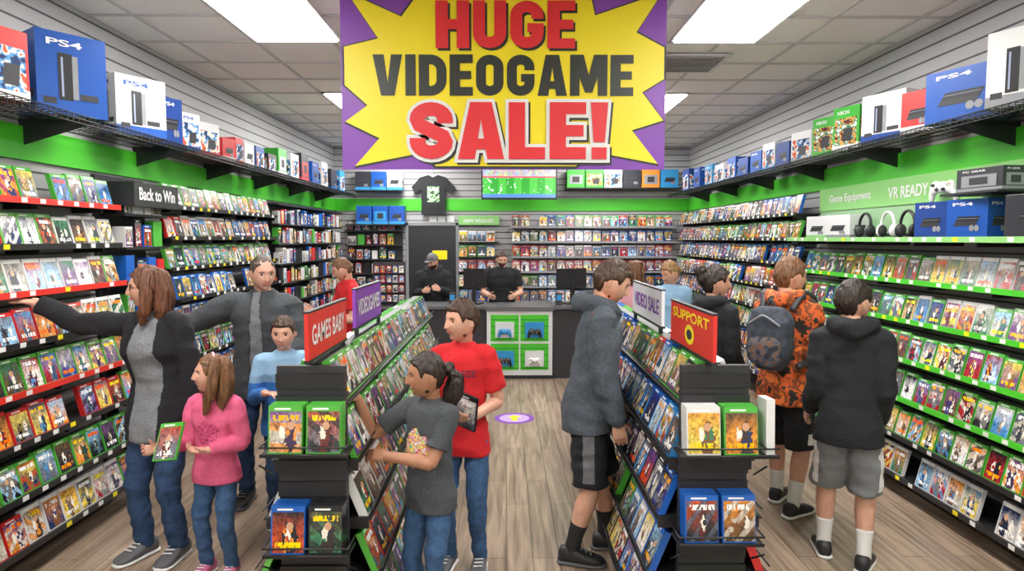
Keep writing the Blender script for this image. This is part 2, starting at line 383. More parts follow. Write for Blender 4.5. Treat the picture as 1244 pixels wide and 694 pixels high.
LIT=mat('light_diffuser',(1,.975,.94),.5,emit=29)
for y in (-1.0,1.6,4.03,7.1,9.6):  # rows nearest the camera are out of view, added to light the store front
    for x in (-1.615,1.615):
        m=MB(); m.bx(x-.31,x+.31,y+.02,y+1.2,ZC-.03,ZC-.014,LIT)
        for a in ((x-.335,x-.31,y,y+1.22),(x+.31,x+.335,y,y+1.22),(x-.335,x+.335,y,y+.02),(x-.335,x+.335,y+1.2,y+1.22)): m.bx(*a,ZC-.022,ZC-.001,WHITE)
        m.obj('ceiling_light')
m=MB(); m.bx(1.3,1.9,5.6,6.2,ZC-.02,ZC-.013,mat('vent_grey',(.75,.75,.75),.5))
for i in range(8): m.bx(1.35,1.85,5.66+i*.065,5.675+i*.065,ZC-.03,ZC-.02,mat('vent_dark',(.25,.25,.25),.5))
m.obj('ceiling_air_vent')
m=MB()
def disc(cx,cy,z,r,n=40): return ([(cx+r*math.cos(2*math.pi*i/n),cy+r*math.sin(2*math.pi*i/n),z) for i in range(n)],[tuple(range(n))])
m.add(disc(.08,6.5,.002,.2),PURPLE); m.add(disc(.08,6.5,.003,.15),mat('lilac',(.5,.35,.75),.4))
m.poly([(.05,6.4,.004),(.11,6.4,.004),(.11,6.52,.004),(.16,6.52,.004),(.08,6.61,.004),(0,6.52,.004),(.05,6.52,.004)],YEL)
m.obj('floor_decal')
# ------------------------------------------------------------------ shelves
TAG=mat('price_tag',(.8,.8,.78),.5)
def shelf(m,side,y0,y1,z,depth,strip,sh=.035):
    xw=XL if side<0 else XR; xf=xw-side*depth
    m.bx(xw,xf,y0,y1,z-.012,z,BLACK)
    m.bx(xf,xf-side*.008,y0,y1,z-sh+.012,z+.012,strip)
    y=y0+.04
    while y<y1:
        m.bx(xw,xw-side*(depth-.02),y,y+.012,z-.05,z-.012,BLACK); y+=.6
    y=y0+.08
    while y<y1-.06:
        if random.random()<.75: m.bx(xf-side*.008,xf-side*.0095,y-.022,y+.022,z-.018,z+.008,TAG if random.random()<.8 else YEL)
        y+=.148
C=Cases(); CR=Cases()
rowsL=[2.02,1.76,1.50,1.23,.97,.71,.44,.17]
def fill(side,y0,y1,zs,strips,pal,depths,pitch=.145,cb=C,lean=14,h=.19):
    m=MB()
    for i,z in enumerate(zs):
        dp=depths[i]; shelf(m,side,y0,y1,z,dp,strips[i%len(strips)])
        xf=(XL if side<0 else XR)-side*(dp-.022)
        a=math.radians(lean); n=(-side*math.cos(a),0,math.sin(a)); u=(side*math.sin(a),0,math.cos(a))
        cb.row((xf,y0,z+.001),(0,1,0),y1-y0,n,u,pitch,pal[i%len(pal)],h=h)
    m.obj('display_shelf')
PW=[W,W,G]
fill(-1,1.4,4.62,rowsL,[RED,BLACK,RED,BLACK,RED,BLACK,BLACK,BLACK],[PW,PG,PG,PM,PG,PM,PG,PM],[.22,.22,.24,.28,.3,.33,.36,.38])
fill(-1,5.3,7.75,[2.06,1.81,1.56,1.31,1.06,.81,.56,.3],[BLACK],[PG,PM,PG,PB,PM],[.22]*3+[.28]*5)
RZ=[1.5,1.22,.95,.68,.42,.15]
fill(1,1.4,6.4,RZ,[GREEN,GREEN,GREEN,GREEN,BLACK,BLACK],[PG,PG,PG,PG,PG,PG],[.25,.26,.3,.33,.36,.38],cb=CR)
fill(1,6.5,11.0,[2.05,1.8,1.55,1.3,1.05,.8,.55,.3],[BLACK],[PM,PG,PB,PM],[.24]*3+[.3]*5,cb=CR)
AC=Cases()
def pegs(x,y0,y1,z0,z1,n,right,dz=.24,dp=.16):
    z=z0
    while z<z1:
        y=y0
        while y<y1:
            col=random.choice([W,W,K,K,K,(.4,.4,.4),G,B,R,(.75,.75,.75)])
            w=random.uniform(.08,.14); p=V3(x)+V3(right)*(y+w/2)+V3((0,0,z))
            AC.add(p,n,(0,0,1),col,w,random.uniform(.13,.2),random.uniform(.04,.1),plain=random.random()<.3,front=col)
            y+=w+.03
        z+=dz
pegs((XL+.2,0,0),4.7,5.2,.3,2.0,(1,0,0),(0,1,0))
pegs((XL+.2,0,0),7.85,10.75,.3,2.2,(1,0,0),(0,1,0))
m=MB()
m.bx(XL,XL+.03,4.66,5.28,0,2.25,DARK); m.bx(XL,XL+.03,7.8,10.85,0,2.25,DARK)
for z in np.arange(.3,2.3,.24):
    if z<2.0: m.bx(XL+.03,XL+.22,4.68,5.26,z-.02,z-.001,BLACK)
    m.bx(XL+.03,XL+.22,7.82,10.85,z-.02,z-.001,BLACK)
m.bx(XL+.03,XL+.3,4.66,5.28,2.03,2.2,BLACK); m.text('Back to Win',(XL+.303,4.97,2.12),(0,1,0),(0,0,1),.5,.09,WHITE)
m.obj('accessory_rack')
m=MB(); shelf(m,1,1.4,6.4,1.8,.36,LGREEN)
m.bx(XR-.05,XR,1.4,6.4,1.84,2.27,mat('slat_green',(.3,.5,.28),.5)); m.bx(XR-.06,XR-.05,1.4,6.4,2.06,2.27,LGREEN)
m.text('XBOX ELITE',(XR-.063,3.85,2.19),(0,-1,0),(0,0,1),.62,.08,WHITE)
m.text('VR READY',(XR-.063,5.0,2.16),(0,-1,0),(0,0,1),.5,.09,WHITE)
m.text('Game Equipment',(XR-.063,5.85,2.16),(0,-1,0),(0,0,1),.7,.09,WHITE)
m.obj('display_shelf')
def wire_shelf(side):
    m=MB(); xw=XL if side<0 else XR; xf=xw-side*.42; z=2.52
    for dz in (0,-.05,-.025): m.rod((xf,1.4,z+dz),(xf,11.0,z+dz),.004,BLACK,6)
    for k in (.1,.2,.3): m.rod((xw-side*k,1.4,z-.006),(xw-side*k,11.0,z-.006),.004,BLACK,6)
    y=1.45
    while y<11: m.bx(xw,xf,y,y+.004,z-.006,z-.002,BLACK); m.bx(xf-.002,xf+.002,y,y+.004,z-.05,z,BLACK); y+=.05
    y=1.6
    while y<11:
        m.poly([(xw,y,z-.01),(xf,y,z-.01),(xf,y,z-.045),(xw,y,z-.17)],BLACK); m.bx(xw,xf,y-.004,y+.004,z-.03,z-.008,BLACK); y+=1.2
    m.obj('wire_shelf')
wire_shelf(-1); wire_shelf(1)
# ------------------------------------------------------------------ controller / headset
def controller_geo():
    parts=[sphere((0,0,.01),(.07,.035,.022)),sphere((-.045,0,.01),(.035,.04,.022)),sphere((.045,0,.01),(.035,.04,.022)),
      tube([V3((-.05,0,.005)),V3((-.07,-.035,.0)),V3((-.075,-.07,-.005))],[.022,.02,.013],10),tube([V3((.05,0,.005)),V3((.07,-.035,0)),V3((.075,-.07,-.005))],[.022,.02,.013],10)]
    A,N,F=remesh(parts,.004,3); return A,F
CG=controller_geo()
def controller(name,loc,nrm,up,mt,sc=1.0):
    n=V3(nrm).normalized(); u=V3(up); u=(u-n*u.dot(n)).normalized(); r=u.cross(n)
    M=Matrix.LocRotScale(V3((0,0,0)),Matrix((r,u,n)).transposed(),V3((sc,sc,sc)))
    m=MB(); m.add(CG,mt,True,M)
    dk=GREY if mt==BLACK else DARK
    for x,y in ((-.045,.01),(.022,-.015)): m.rod((x,y,.028),(x,y,.042),.009,dk,12,M)
    m.box((-.022,-.015,.031),(.022,.008,.006),dk,M); m.box((-.022,-.015,.031),(.008,.022,.006),dk,M)
    for dx,dy,c in ((0,.009,YEL),(.009,0,RED),(-.009,0,BLUE),(0,-.009,GREEN)): m.rod((.048+dx,.012+dy,.03),(.048+dx,.012+dy,.035),.0038,c,8,M)
    return m.obj(name,loc)
def headset(loc,mt,sc=1):
    m=MB(); pts=[V3((0,.085*math.cos(a),.1+.1*math.sin(a))) for a in np.linspace(-.2,math.pi+.2,9)]
    m.add(tube(pts,.011,8),mt,True)
    for s in (1,-1):
        m.add(sphere((0,s*.085,.06),(.04,.022,.05)),mt,True); m.add(sphere((0,s*.068,.06),(.035,.018,.045)),DARK,True)
    m.add(tube([V3((.03,.085,.04)),V3((.07,.07,.02)),V3((.09,.04,.015))],.004,6),DARK,True)
    m.box((0,0,.005),(.1,.12,.01),DARK)
    return m.obj('gaming_headset',loc)
ART=camo_mat('box_art',[(.02,.04,.12),(.1,.3,.6),(.8,.75,.65),(.6,.1,.05)],18)
ART2=camo_mat('box_art_warm',[(.1,.02,.02),(.7,.35,.08),(.05,.2,.1),(.8,.8,.8)],22)
def cbox(loc,w,d,h,rot,base,txt='',tcol=WHITE,style=0,acc=None,name='game_console_box'):
    m=MB(); m.bx(-w/2,w/2,-d/2,d/2,0,h,base)
    SH=mat('sheen',(.3,.35,.5),.3)
    def face(o,r,wd,e):
        o=V3(o);r=V3(r);n=r.cross(V3((0,0,1)))
        def q(a0,a1,b0,b1,mt,k=1,sk=0): m.poly([tuple(o+r*a0+V3((0,0,b0))+n*.0012*k),tuple(o+r*a1+V3((0,0,b0))+n*.0012*k),tuple(o+r*(a1+sk)+V3((0,0,b1))+n*.0012*k),tuple(o+r*(a0+sk)+V3((0,0,b1))+n*.0012*k)],mt)
        if acc: q(-wd/2,wd/2,0,h*.16,acc,1)
        if style==0:
            q(-wd*.32,wd*.22,h*.32,h*.42,DARK,2,wd*.05); q(-wd*.27,wd*.27,h*.42,h*.56,BLACK,2,wd*.06); q(-wd*.25,wd*.25,h*.5,h*.508,SH,3,wd*.05)
            for s in (-1,1):
                pts=[tuple(o+r*(wd*.2+s*wd*.06+wd*.06*math.cos(a))+V3((0,0,h*.26+h*.08*math.sin(a)))+n*.004) for a in np.linspace(0,2*math.pi,12,endpoint=False)]; m.poly(pts,GREY)
        elif style==1:
            q(-wd*.2,wd*.0,h*.18,h*.75,BLACK,2); q(wd*.0,wd*.08,h*.2,h*.73,GREY,2); q(-wd*.16,-wd*.13,h*.22,h*.7,SH,3)
            q(wd*.1,wd*.36,h*.2,h*.28,DARK,2); q(-wd*.42,-wd*.24,h*.12,h*.2,DARK,2)
        elif style==2:
            q(-wd*.42,wd*.42,h*.12,h*.74,ART if base!=GB else ART2,2); q(-wd*.1,wd*.25,h*.2,h*.5,DARK,3,wd*.04)
        else:
            q(-wd*.38,wd*.38,h*.2,h*.7,acc or GREY,2); q(-wd*.2,wd*.2,h*.3,h*.6,DARK,3)
        if txt: m.text(txt,o+V3((0,0,h*.87))+n*.003-r*wd*.1,r,(0,0,1),wd*.5,h*.08,tcol)
    face((0,-d/2,0),(1,0,0),w,0)
    face((w/2,0,0),(0,1,0),d,0); face((-w/2,0,0),(0,-1,0),d,0)
    ob=m.obj(name,loc,.003); ob.rotation_euler[2]=math.radians(rot); return ob
WB=mat('box_white',(.7,.71,.72),.4); KB=mat('box_black',(.03,.03,.04),.35); GB=mat('box_green',(.05,.42,.04),.4); RB=mat('box_red',(.6,.03,.03),.4); LB=mat('box_sky',(.03,.28,.6),.4); DB=mat('box_navy',(.01,.05,.25),.35)
INK=mat('ink',(.05,.05,.06),.5)
ZT=2.522
for y,w,d,h,rot,b,t,st,ac in [(3.5,.24,.2,.36,74,RB,'',2,WB),(4.05,.37,.28,.47,54,BLUE,'PS4',1,None),(4.80,.36,.2,.41,60,WB,'PS4',1,BLUE),(5.22,.2,.16,.36,66,DB,'PS4',0,None),(5.52,.2,.16,.3,70,WB,'PS4',2,BLUE),
   (5.85,.26,.16,.28,75,WB,'',2,RB),(6.2,.2,.2,.2,80,RB,'',0,WB),(6.43,.16,.2,.24,85,RB,'',2,None),(6.68,.2,.2,.22,85,WB,'',0,None),(6.96,.22,.2,.23,88,DB,'',2,None),(7.3,.2,.2,.2,88,KB,'',2,None),(7.65,.24,.2,.3,88,GB,'',3,WB),(8.1,.25,.2,.3,88,WB,'',2,None),(8.5,.3,.2,.35,90,KB,'',3,RB),(8.95,.3,.2,.3,90,BLUE,'PS4',0,None),(9.4,.3,.2,.35,90,WB,'',2,None),(9.9,.3,.2,.3,90,KB,'',0,BLUE),(10.4,.3,.2,.33,90,LB,'',2,None)]:
    cbox((XL+.24,y,ZT),w,d,h,rot,b,t,WHITE if b!=WB else BLUE,st,ac)
for y,w,d,h,rot,b,t,st,ac in [(3.15,.4,.22,.46,-74,WB,'',0,GREY),(3.64,.34,.2,.42,-66,WB,'',1,GREY),(4.1,.44,.2,.32,-68,BLUE,'PS4',0,None),(4.54,.24,.16,.28,-70,RB,'',0,WB),(4.94,.36,.18,.35,-68,WB,'',1,DB),
   (5.46,.25,.2,.35,-68,GB,'XBOX',2,WB),(5.83,.25,.2,.33,-70,GB,'XBOX',2,None),(6.25,.28,.2,.28,-76,WB,'',2,GREY),(6.65,.22,.2,.24,-80,DB,'',0,None),(7.0,.24,.2,.28,-82,WB,'',2,LB),(7.35,.25,.2,.24,-84,BLUE,'PS4',0,None),(7.75,.26,.2,.22,-85,DB,'',0,BLUE),(8.15,.26,.2,.27,-86,BLUE,'',2,None),(8.6,.3,.2,.24,-88,WB,'',2,LB),(9.05,.3,.2,.28,-88,LB,'PS4',2,None),(9.6,.3,.2,.3,-90,BLUE,'PS4',0,None),(10.2,.35,.2,.34,-90,DB,'',2,None)]:
    cbox((XR-.24,y,ZT),w,d,h,rot,b,t,WHITE if b!=WB else INK,st,ac)
zc=1.801
for y,w,h,b,ac in [(5.98,.3,.2,WB,LGREEN),(5.6,.3,.2,WB,GREY)]: cbox((XR-.2,y,zc),w,.18,h,-80,b,'',DARK,0,ac)
headset((XR-.22,5.28,zc),BLACK); headset((XR-.2,5.0,zc),WHITE); headset((XR-.22,4.72,zc),BLACK)
for y,w,h,b in [(4.36,.26,.24,DB),(4.02,.28,.24,BLUE),(3.5,.34,.24,KB),(3.0,.34,.24,BLUE)]: cbox((XR-.22,y,zc),w,.16,h,-78,b,'PS4' if b!=KB else '',WHITE,0,None)
cbox((XR-.2,3.95,zc+.28),.34,.16,.14,-84,KB,'PC GEAR',WHITE,3,GREY).name='accessory_box'
m=MB(); m.bx(XR-.06,XR-.34,3.7,4.2,zc+.265,zc+.279,BLACK); m.obj('display_shelf')
controller('game_controller',(XR-.1,4.52,2.15),(-1,-.3,.1),(0,0,1),WHITE,1.2)
# ------------------------------------------------------------------ back wall
CB=Cases(); m=MB()
for i,z in enumerate([2.0,1.75,1.5,1.25,1.0,.75]):
    m.bx(.07,2.85,YB-.2,YB,z-.012,z,BLACK); m.bx(.07,2.85,YB-.208,YB-.2,z-.025,z+.01,GREY)
    CB.row((.09,YB-.17,z+.001),(1,0,0),2.74,(0,-1,.2),(0,.2,1),.15,[PM,PB,[R,W,K],[R,R,W,B],PM,PB][i])
    m.bx(-.8,-.12,YB-.2,YB,z-.26,z-.25,BLACK)
    CB.row((-.8,YB-.17,z-.249),(1,0,0),.66,(0,-1,.2),(0,.2,1),.155,PM)
m.bx(-.8,-.12,YB-.12,YB,2.03,2.18,LGREEN); m.text('NEW RELEASES',(-.46,YB-.122,2.1),(1,0,0),(0,0,1),.5,.06,WHITE)
m.obj('display_shelf')
CB.obj('video_game_cases')
m=MB(); m.bx(-2.65,-1.76,YB-.3,YB,2.02,2.04,BLACK); m.bx(1.0,2.9,YB-.3,YB,2.62,2.64,BLACK); m.bx(-2.5,-1.76,YB-.3,YB,2.58,2.6,BLACK); m.obj('display_shelf')
for i in range(3): cbox((-2.35+.27*i,YB-.15,2.041),.25,.2,.3,0,BLUE,'',WHITE,[0,3,0][i],LB)
for i in range(3): cbox((-2.36+.26*i,YB-.15,2.601),.25,.2,.3,0,[KB,BLUE,WB][i],'',WHITE,0,LB)
for i,(b,st) in enumerate([(GB,3),(GB,2),(WB,2),(KB,0),(mat('box_orange',(.8,.25,.03),.4),3),(LB,0)]): cbox((1.15+.31*i,YB-.15,2.641),.29,.2,.3,0,b,'',WHITE,st,None)
pegs((-2.65,YB-.15,0),0,.78,.5,2.0,(0,-1,0),(1,0,0))
m=MB(); m.bx(-2.68,-1.75,YB-.03,YB,.3,2.0,DARK)
for z in np.arange(.5,2.0,.24): m.bx(-2.68,-1.75,YB-.2,YB-.03,z-.02,z-.001,BLACK)
m.obj('accessory_rack')
AC.obj('accessory_packages')
m=MB(); m.bx(-1.65,-.85,YB-.04,YB,0,2.02,mat('door_black',(.02,.02,.025),.35))
for a in ((-1.7,-1.65,0,2.07),(-.85,-.8,0,2.07),(-1.7,-.8,2.02,2.07)): m.bx(a[0],a[1],YB-.06,YB,a[2],a[3],GREY)
m.bx(-1.25,-1.0,YB-.045,YB-.04,1.45,1.6,YEL); m.rod((-.92,YB-.09,1.0),(-1.05,YB-.09,1.0),.012,GREY); m.rod((-.92,YB-.09,1.0),(-.92,YB-.04,1.0),.012,GREY)
m.obj('door_1')
m=MB(); o=(-1.22,YB-.1,2.2)
pts=[(-.2,0),(.2,0),(.2,.42),(.31,.34),(.36,.46),(.22,.62),(.08,.66),(0,.62),(-.08,.66),(-.22,.62),(-.36,.46),(-.31,.34),(-.2,.42)]
sh=mat('tee_black',(.02,.022,.025),.9,bump=.3)
f=[(o[0]+a,o[1],o[2]+b) for a,b in pts]; bk=[(a,b+.03,c) for a,b,c in f]; k=len(f)
m.add((f+bk,[tuple(range(k)),tuple(range(2*k-1,k-1,-1))]+[(i,i+k,(i+1)%k+k,(i+1)%k) for i in range(k)]),sh)
TG=camo_mat('tee_green_print',[(.02,.05,.03),(.2,.5,.15),(.6,.65,.6),(.1,.3,.1)],24)
m.box((o[0],o[1]-.002,o[2]+.34),(.2,.002,.26),TG); m.text('GAME',(o[0],o[1]-.004,o[2]+.42),(1,0,0),(0,0,1),.17,.05,WHITE)
m.rod((o[0],o[1]+.02,o[2]+.66),(o[0],o[1]+.09,o[2]+.76),.006,GREY)
m.obj('t_shirt_display')
m=MB()
for i in range(3): m.bx(-1.3+i*.15,-1.18+i*.15,YB-.02,YB,2.08,2.18,WB)
m.obj('wall_notices')
def tvmat():
    mm,nt,b=nodes_of('tv_picture'); t=NT(nt); g=t.n('ShaderNodeNewGeometry'); s=t.n('ShaderNodeSeparateXYZ'); t.l(g.outputs['Position'],s.inputs[0])
    n=t.n('ShaderNodeTexNoise'); n.inputs['Scale'].default_value=16; t.l(g.outputs['Position'],n.inputs['Vector'])
    c=t.mix(t.math('GREATER_THAN',t.math('FRACT',t.math('MULTIPLY',s.outputs[0],4)),.5),(.04,.36,.04),(.08,.5,.07))
    c=t.mix(t.math('GREATER_THAN',n.outputs['Fac'],.64),c,(.85,.85,.9)); c=t.mix(t.math('GREATER_THAN',s.outputs[2],2.8),c,n.outputs['Color'])
    c=t.mix(t.math('LESS_THAN',s.outputs[2],2.52),c,(.1,.25,.6))
    c=t.mix(t.math('LESS_THAN',t.math('ABSOLUTE',t.math('SUBTRACT',s.outputs[2],2.79)),.012),c,(.7,.1,.15))
    t.l(c,b.inputs['Base Color']); t.l(c,b.inputs['Emission Color']); b.inputs['Emission Strength'].default_value=.7; b.inputs['Roughness'].default_value=.2
    return mm
m=MB(); yt=YB-.5; m.bx(-.4,.82,yt,yt+.05,2.43,3.02,BLACK); m.bx(-.38,.8,yt-.002,yt,2.46,3.0,tvmat()); m.bx(.15,.25,yt+.05,YB,2.68,2.76,BLACK); m.obj('television')
# ------------------------------------------------------------------ banner
m=MB(); by=4.2; bx0,bx1=-1.03,1.0; k=(bx1-bx0)/387.0; bz0=2.235
def bp(px,py,l): return (bx0+(px-419)*k,by-.008*l,bz0+(207-py)*k)
m.bx(bx0,bx1,by,by+.004,bz0,3.33,PURPLE)
star=[(425,-3),(490,26),(512,-3),(716,-3),(722,24),(802,-3),(772,44),(806,62),(806,100),(780,116),(806,150),(768,162),(800,203),(720,188),(700,206),(530,206),(512,190),(432,206),(462,172),(421,152),(448,132),(421,108),(421,62),(462,52)]
cx,cy=612,97
m.add(([bp(a,b,.3) for a,b in star]+[bp(cx,cy,.3)],[(i,(i+1)%len(star),len(star)) for i in range(len(star))]),DARK)
st2=[(cx+(a-cx)*.988,cy+(b-cy)*.972) for a,b in star]
m.add(([bp(a,b,.6) for a,b in st2]+[bp(cx,cy,.6)],[(i,(i+1)%len(star),len(star)) for i in range(len(star))]),YEL)
KI=mat('ink_black',(.02,.025,.02),.4); DR=mat('banner_red',(.74,.02,.03),.4)
def btext(t,x0,x1,y0,y1,mt,l,e=0,dx=0,dy=0):
    heavy(m,t,bp((x0+x1)/2+dx,(y0+y1)/2+dy,l),(1,0,0),(0,0,1),(x1-x0)*k,(y1-y0)*k,mt,e*k)
btext('HUGE',532,697,10,65,KI,1,0,2.5,2.5); btext('HUGE',532,697,10,65,DR,2)
btext('VIDEOGAME',457,767,72,120,KI,1)
btext('SALE!',500,737,128,195,KI,1,3.5,3,3); btext('SALE!',500,737,128,195,WHITE,2,4.0); btext('SALE!',500,737,128,195,DR,3)
for x in (bx0+.1,bx1-.1): m.rod((x,by,3.3),(x,by,ZC),.004,GREY)
m.obj('sale_banner')
# ------------------------------------------------------------------ gondolas
def gondola(cx,inner,Y0,Y1,pal_in,pal_out,endrows,guide=False):
    m=MB(); GC=Cases(); s=inner
    m.bx(cx-.02,cx+.02,Y0,Y1,.05,1.28,DARK)
    m.bx(cx-.27,cx+.27,Y0+.02,Y1,0,.1,DARK)
    zs=[.13,.38,.63,.88,1.12]; offs=[.29,.26,.22,.18,.13]
    for sd,pal in ((s,pal_in),(-s,pal_out)):
        for i,z in enumerate(zs):
            of=offs[i]*(1 if sd==s else .95); a=math.radians(22)
            xo=cx+sd*of
            m.bx(cx,xo,Y0,Y1,z-.01,z,BLACK); m.rod((xo+sd*.012,Y0,z+.03),(xo+sd*.012,Y1,z+.03),.004,BLACK,6); m.bx(xo,xo+sd*.012,Y0,Y1,z-.012,z-.004,BLACK)
            GC.row((xo-sd*.004,Y0+.01,z+.001),(0,1,0),Y1-Y0-.02,(sd*math.cos(a),0,math.sin(a)),(-sd*math.sin(a),0,math.cos(a)),.142,pal[i%len(pal)],d=.035,skip=.01)
            y=Y0
            while y<Y1: m.bx(cx,xo,y,y+.008,z-.05,z-.01,BLACK); y+=.7
    m.bx(cx-.03,cx+.03,Y0,Y1,1.27,1.285,BLACK)
    w=.34; m.bx(cx-w/2+.03,cx+w/2-.03,Y0-.03,Y0+.0,.05,1.28,DARK)
    for z in np.arange(.2,1.25,.09): m.bx(cx-w/2+.03,cx+w/2-.03,Y0-.045,Y0-.03,z,z+.06,BLACK)
    for ri,(z,pals,stack) in enumerate(endrows):
        e2=.05 if (guide and ri==0) else 0
        m.bx(cx-w/2,cx+w/2+e2,Y0-.16,Y0-.03,z-.01,z,BLACK)
        for q in (0,.03): m.rod((cx-w/2,Y0-.16,z+q),(cx+w/2+e2,Y0-.16,z+q),.004,BLACK,6)
        for e in (-1,1): m.rod((cx+e*w/2,Y0-.16,z+.03),(cx+e*w/2,Y0-.03,z+.03),.004,BLACK,6); m.rod((cx+e*w/2,Y0-.16,z-.04),(cx+e*w/2,Y0-.03,z-.12),.004,BLACK,6)
        n=len(pals)
        for j,pc in enumerate(pals):
            for q in range(stack): GC.add((cx+(j-(n-1)/2)*.15,Y0-.145+.022*q,z+.001),(0,-1,.12),(0,.12,1),pc,.135,.19,.016)
        if e2: GC.add((cx+w/2+.022,Y0-.14,z+.001),(0,-1,.05),(0,.05,1),W,.034,.22,.1,plain=True)
    m.obj('gondola_shelf'); GC.obj('video_game_cases')
def topsign(cx,y0,y1,z0,z1,mt,txt,tm,extra=None):
    m=MB(); m.bx(cx-.008,cx+.008,y0,y1,z0,z1,mt)
    for y in (y0+.05,y1-.05): m.bx(cx-.01,cx+.01,y-.01,y+.01,1.285,z0,BLACK)
    m.bx(cx-.012,cx+.012,y0,y1,z0-.012,z0,BLACK); m.bx(cx-.012,cx+.012,y0,y1,z1,z1+.008,BLACK)
    w=(y1-y0)*.85; hh=(z1-z0)*(.25 if extra else .45); zz=(z0+z1)/2+(.05 if extra else 0)
    m.text(txt,(cx+.01,(y0+y1)/2,zz),(0,1,0),(0,0,1),w,hh,tm); m.text(txt,(cx-.01,(y0+y1)/2,zz),(0,-1,0),(0,0,1),w,hh,tm)
    if extra:
        for e in (1,-1):
            o=V3((cx+e*.0095,(y0+y1)/2,(z0+z1)/2-.03)); m.poly([tuple(o+V3((0,.075*math.cos(t)*e,.045*math.sin(t)))) for t in np.linspace(0,2*math.pi,20,endpoint=False)],YEL)
            o.x+=e*.001; m.poly([tuple(o+V3((0,.045*math.cos(t)*e,.024*math.sin(t)))) for t in np.linspace(0,2*math.pi,12,endpoint=False)],DARK)
    m.obj('aisle_sign')
gondola(-.80,1,2.7,5.9,[PG,PM,PG,PG,PG],[PG],[(.95,[G,G],4),(.54,[B,K],4),(.16,[G,G],4)])
gondola(.86,-1,2.7,5.7,[PB,PM,PB,PB,PM],[PM],[(.94,[W,G],4),(.58,[B,B],4),(.2,[G,G],4)],True)
topsign(-.80,2.62,3.25,1.31,1.50,RED,'GAMES BABY',WHITE); topsign(-.80,3.45,4.15,1.33,1.53,PURPLE,'VIDEOGAMES',WHITE)
topsign(.84,2.62,3.3,1.30,1.49,RED,'SUPPORT',YEL,1); topsign(.84,3.5,4.3,1.33,1.52,mat('sign_white',(.7,.7,.76),.4),'VIDEO SALE',PURPLE)
C.obj('video_game_cases'); CR.obj('video_game_cases')
# ------------------------------------------------------------------ counter
m=MB(); cy0=8.35; top=mat('counter_top',(.12,.12,.13),.3)
m.bx(-1.75,-.26,cy0+.05,cy0+.6,0,.9,DARK); m.bx(-1.8,-.26,cy0,cy0+.65,.9,.94,top)
m.bx(.6,2.1,cy0+.05,cy0+.6,0,.9,DARK); m.bx(.6,2.15,cy0,cy0+.65,.9,.94,top)
m.bx(-.25,.59,cy0,cy0+.6,.05,.88,WB); m.bx(-.25,.59,cy0+.02,cy0+.6,0,.05,DARK); m.bx(-.27,.61,cy0-.02,cy0+.65,.88,.93,top)
for i in range(2):
    z0=.12+.37*i
    for j in range(2):
        x0=-.2+.38*j; m.bx(x0,x0+.36,cy0-.004,cy0,z0,z0+.34,GREEN)
        for q in range(4): m.bx(x0,x0+.36,cy0-.008,cy0-.004,z0+.02+q*.085,z0+.03+q*.085,mat('green_dark',(.02,.3,.02),.5))
        m.bx(x0+.06,x0+.3,cy0-.03,cy0-.008,z0+.05,z0+.25,WB if (i+j)%2 else LB)
m.obj('sales_counter')
for i,(x,z,mt) in enumerate([(-.02,.62,LB),(.36,.62,BLACK),(-.02,.25,BLACK),(.36,.25,WHITE)]): controller('game_controller',(x,cy0-.055,z),(0,-1,.1),(0,0,1),mt)
def monitor(x,y,rot,w=.38):
    m=MB(); m.box((0,0,.34),(w,.03,.26),BLACK); m.box((0,-.017,.34),(w-.03,.003,.23),mat('screen_dark',(.03,.04,.06),.15)); m.box((0,.02,.14),(.05,.03,.26),BLACK); m.box((0,0,.01),(.2,.16,.02),BLACK)
    o=m.obj('computer_monitor',(x,y,.94)); o.rotation_euler[2]=math.radians(rot)
monitor(-.42,8.65,160,.3); monitor(.86,8.65,200,.42); monitor(1.4,8.7,180)
for x,y in ((-.7,8.55),(.68,8.5)):
    m=MB(); m.box((0,0,.08),(.09,.1,.16),DARK,taper=.8); m.box((0,-.045,.1),(.06,.01,.07),LB); m.obj('card_reader',(x,y,.94))
m=MB(); GCD=Cases(); m.bx(-1.72,-1.3,8.5,8.53,.94,1.5,DARK); m.bx(-1.72,-1.3,8.4,8.62,.94,.96,BLACK)
for q in range(4):
    m.bx(-1.71,-1.31,8.47,8.5,.98+q*.125,.985+q*.125,BLACK)
    for j in range(5): GCD.add((-1.67+j*.08,8.475,.986+q*.125),(0,-1,.1),(0,.1,1),random.choice([R,G,B,W]),.06,.09,.008)
m.obj('gift_card_rack'); GCD.obj('gift_cards')
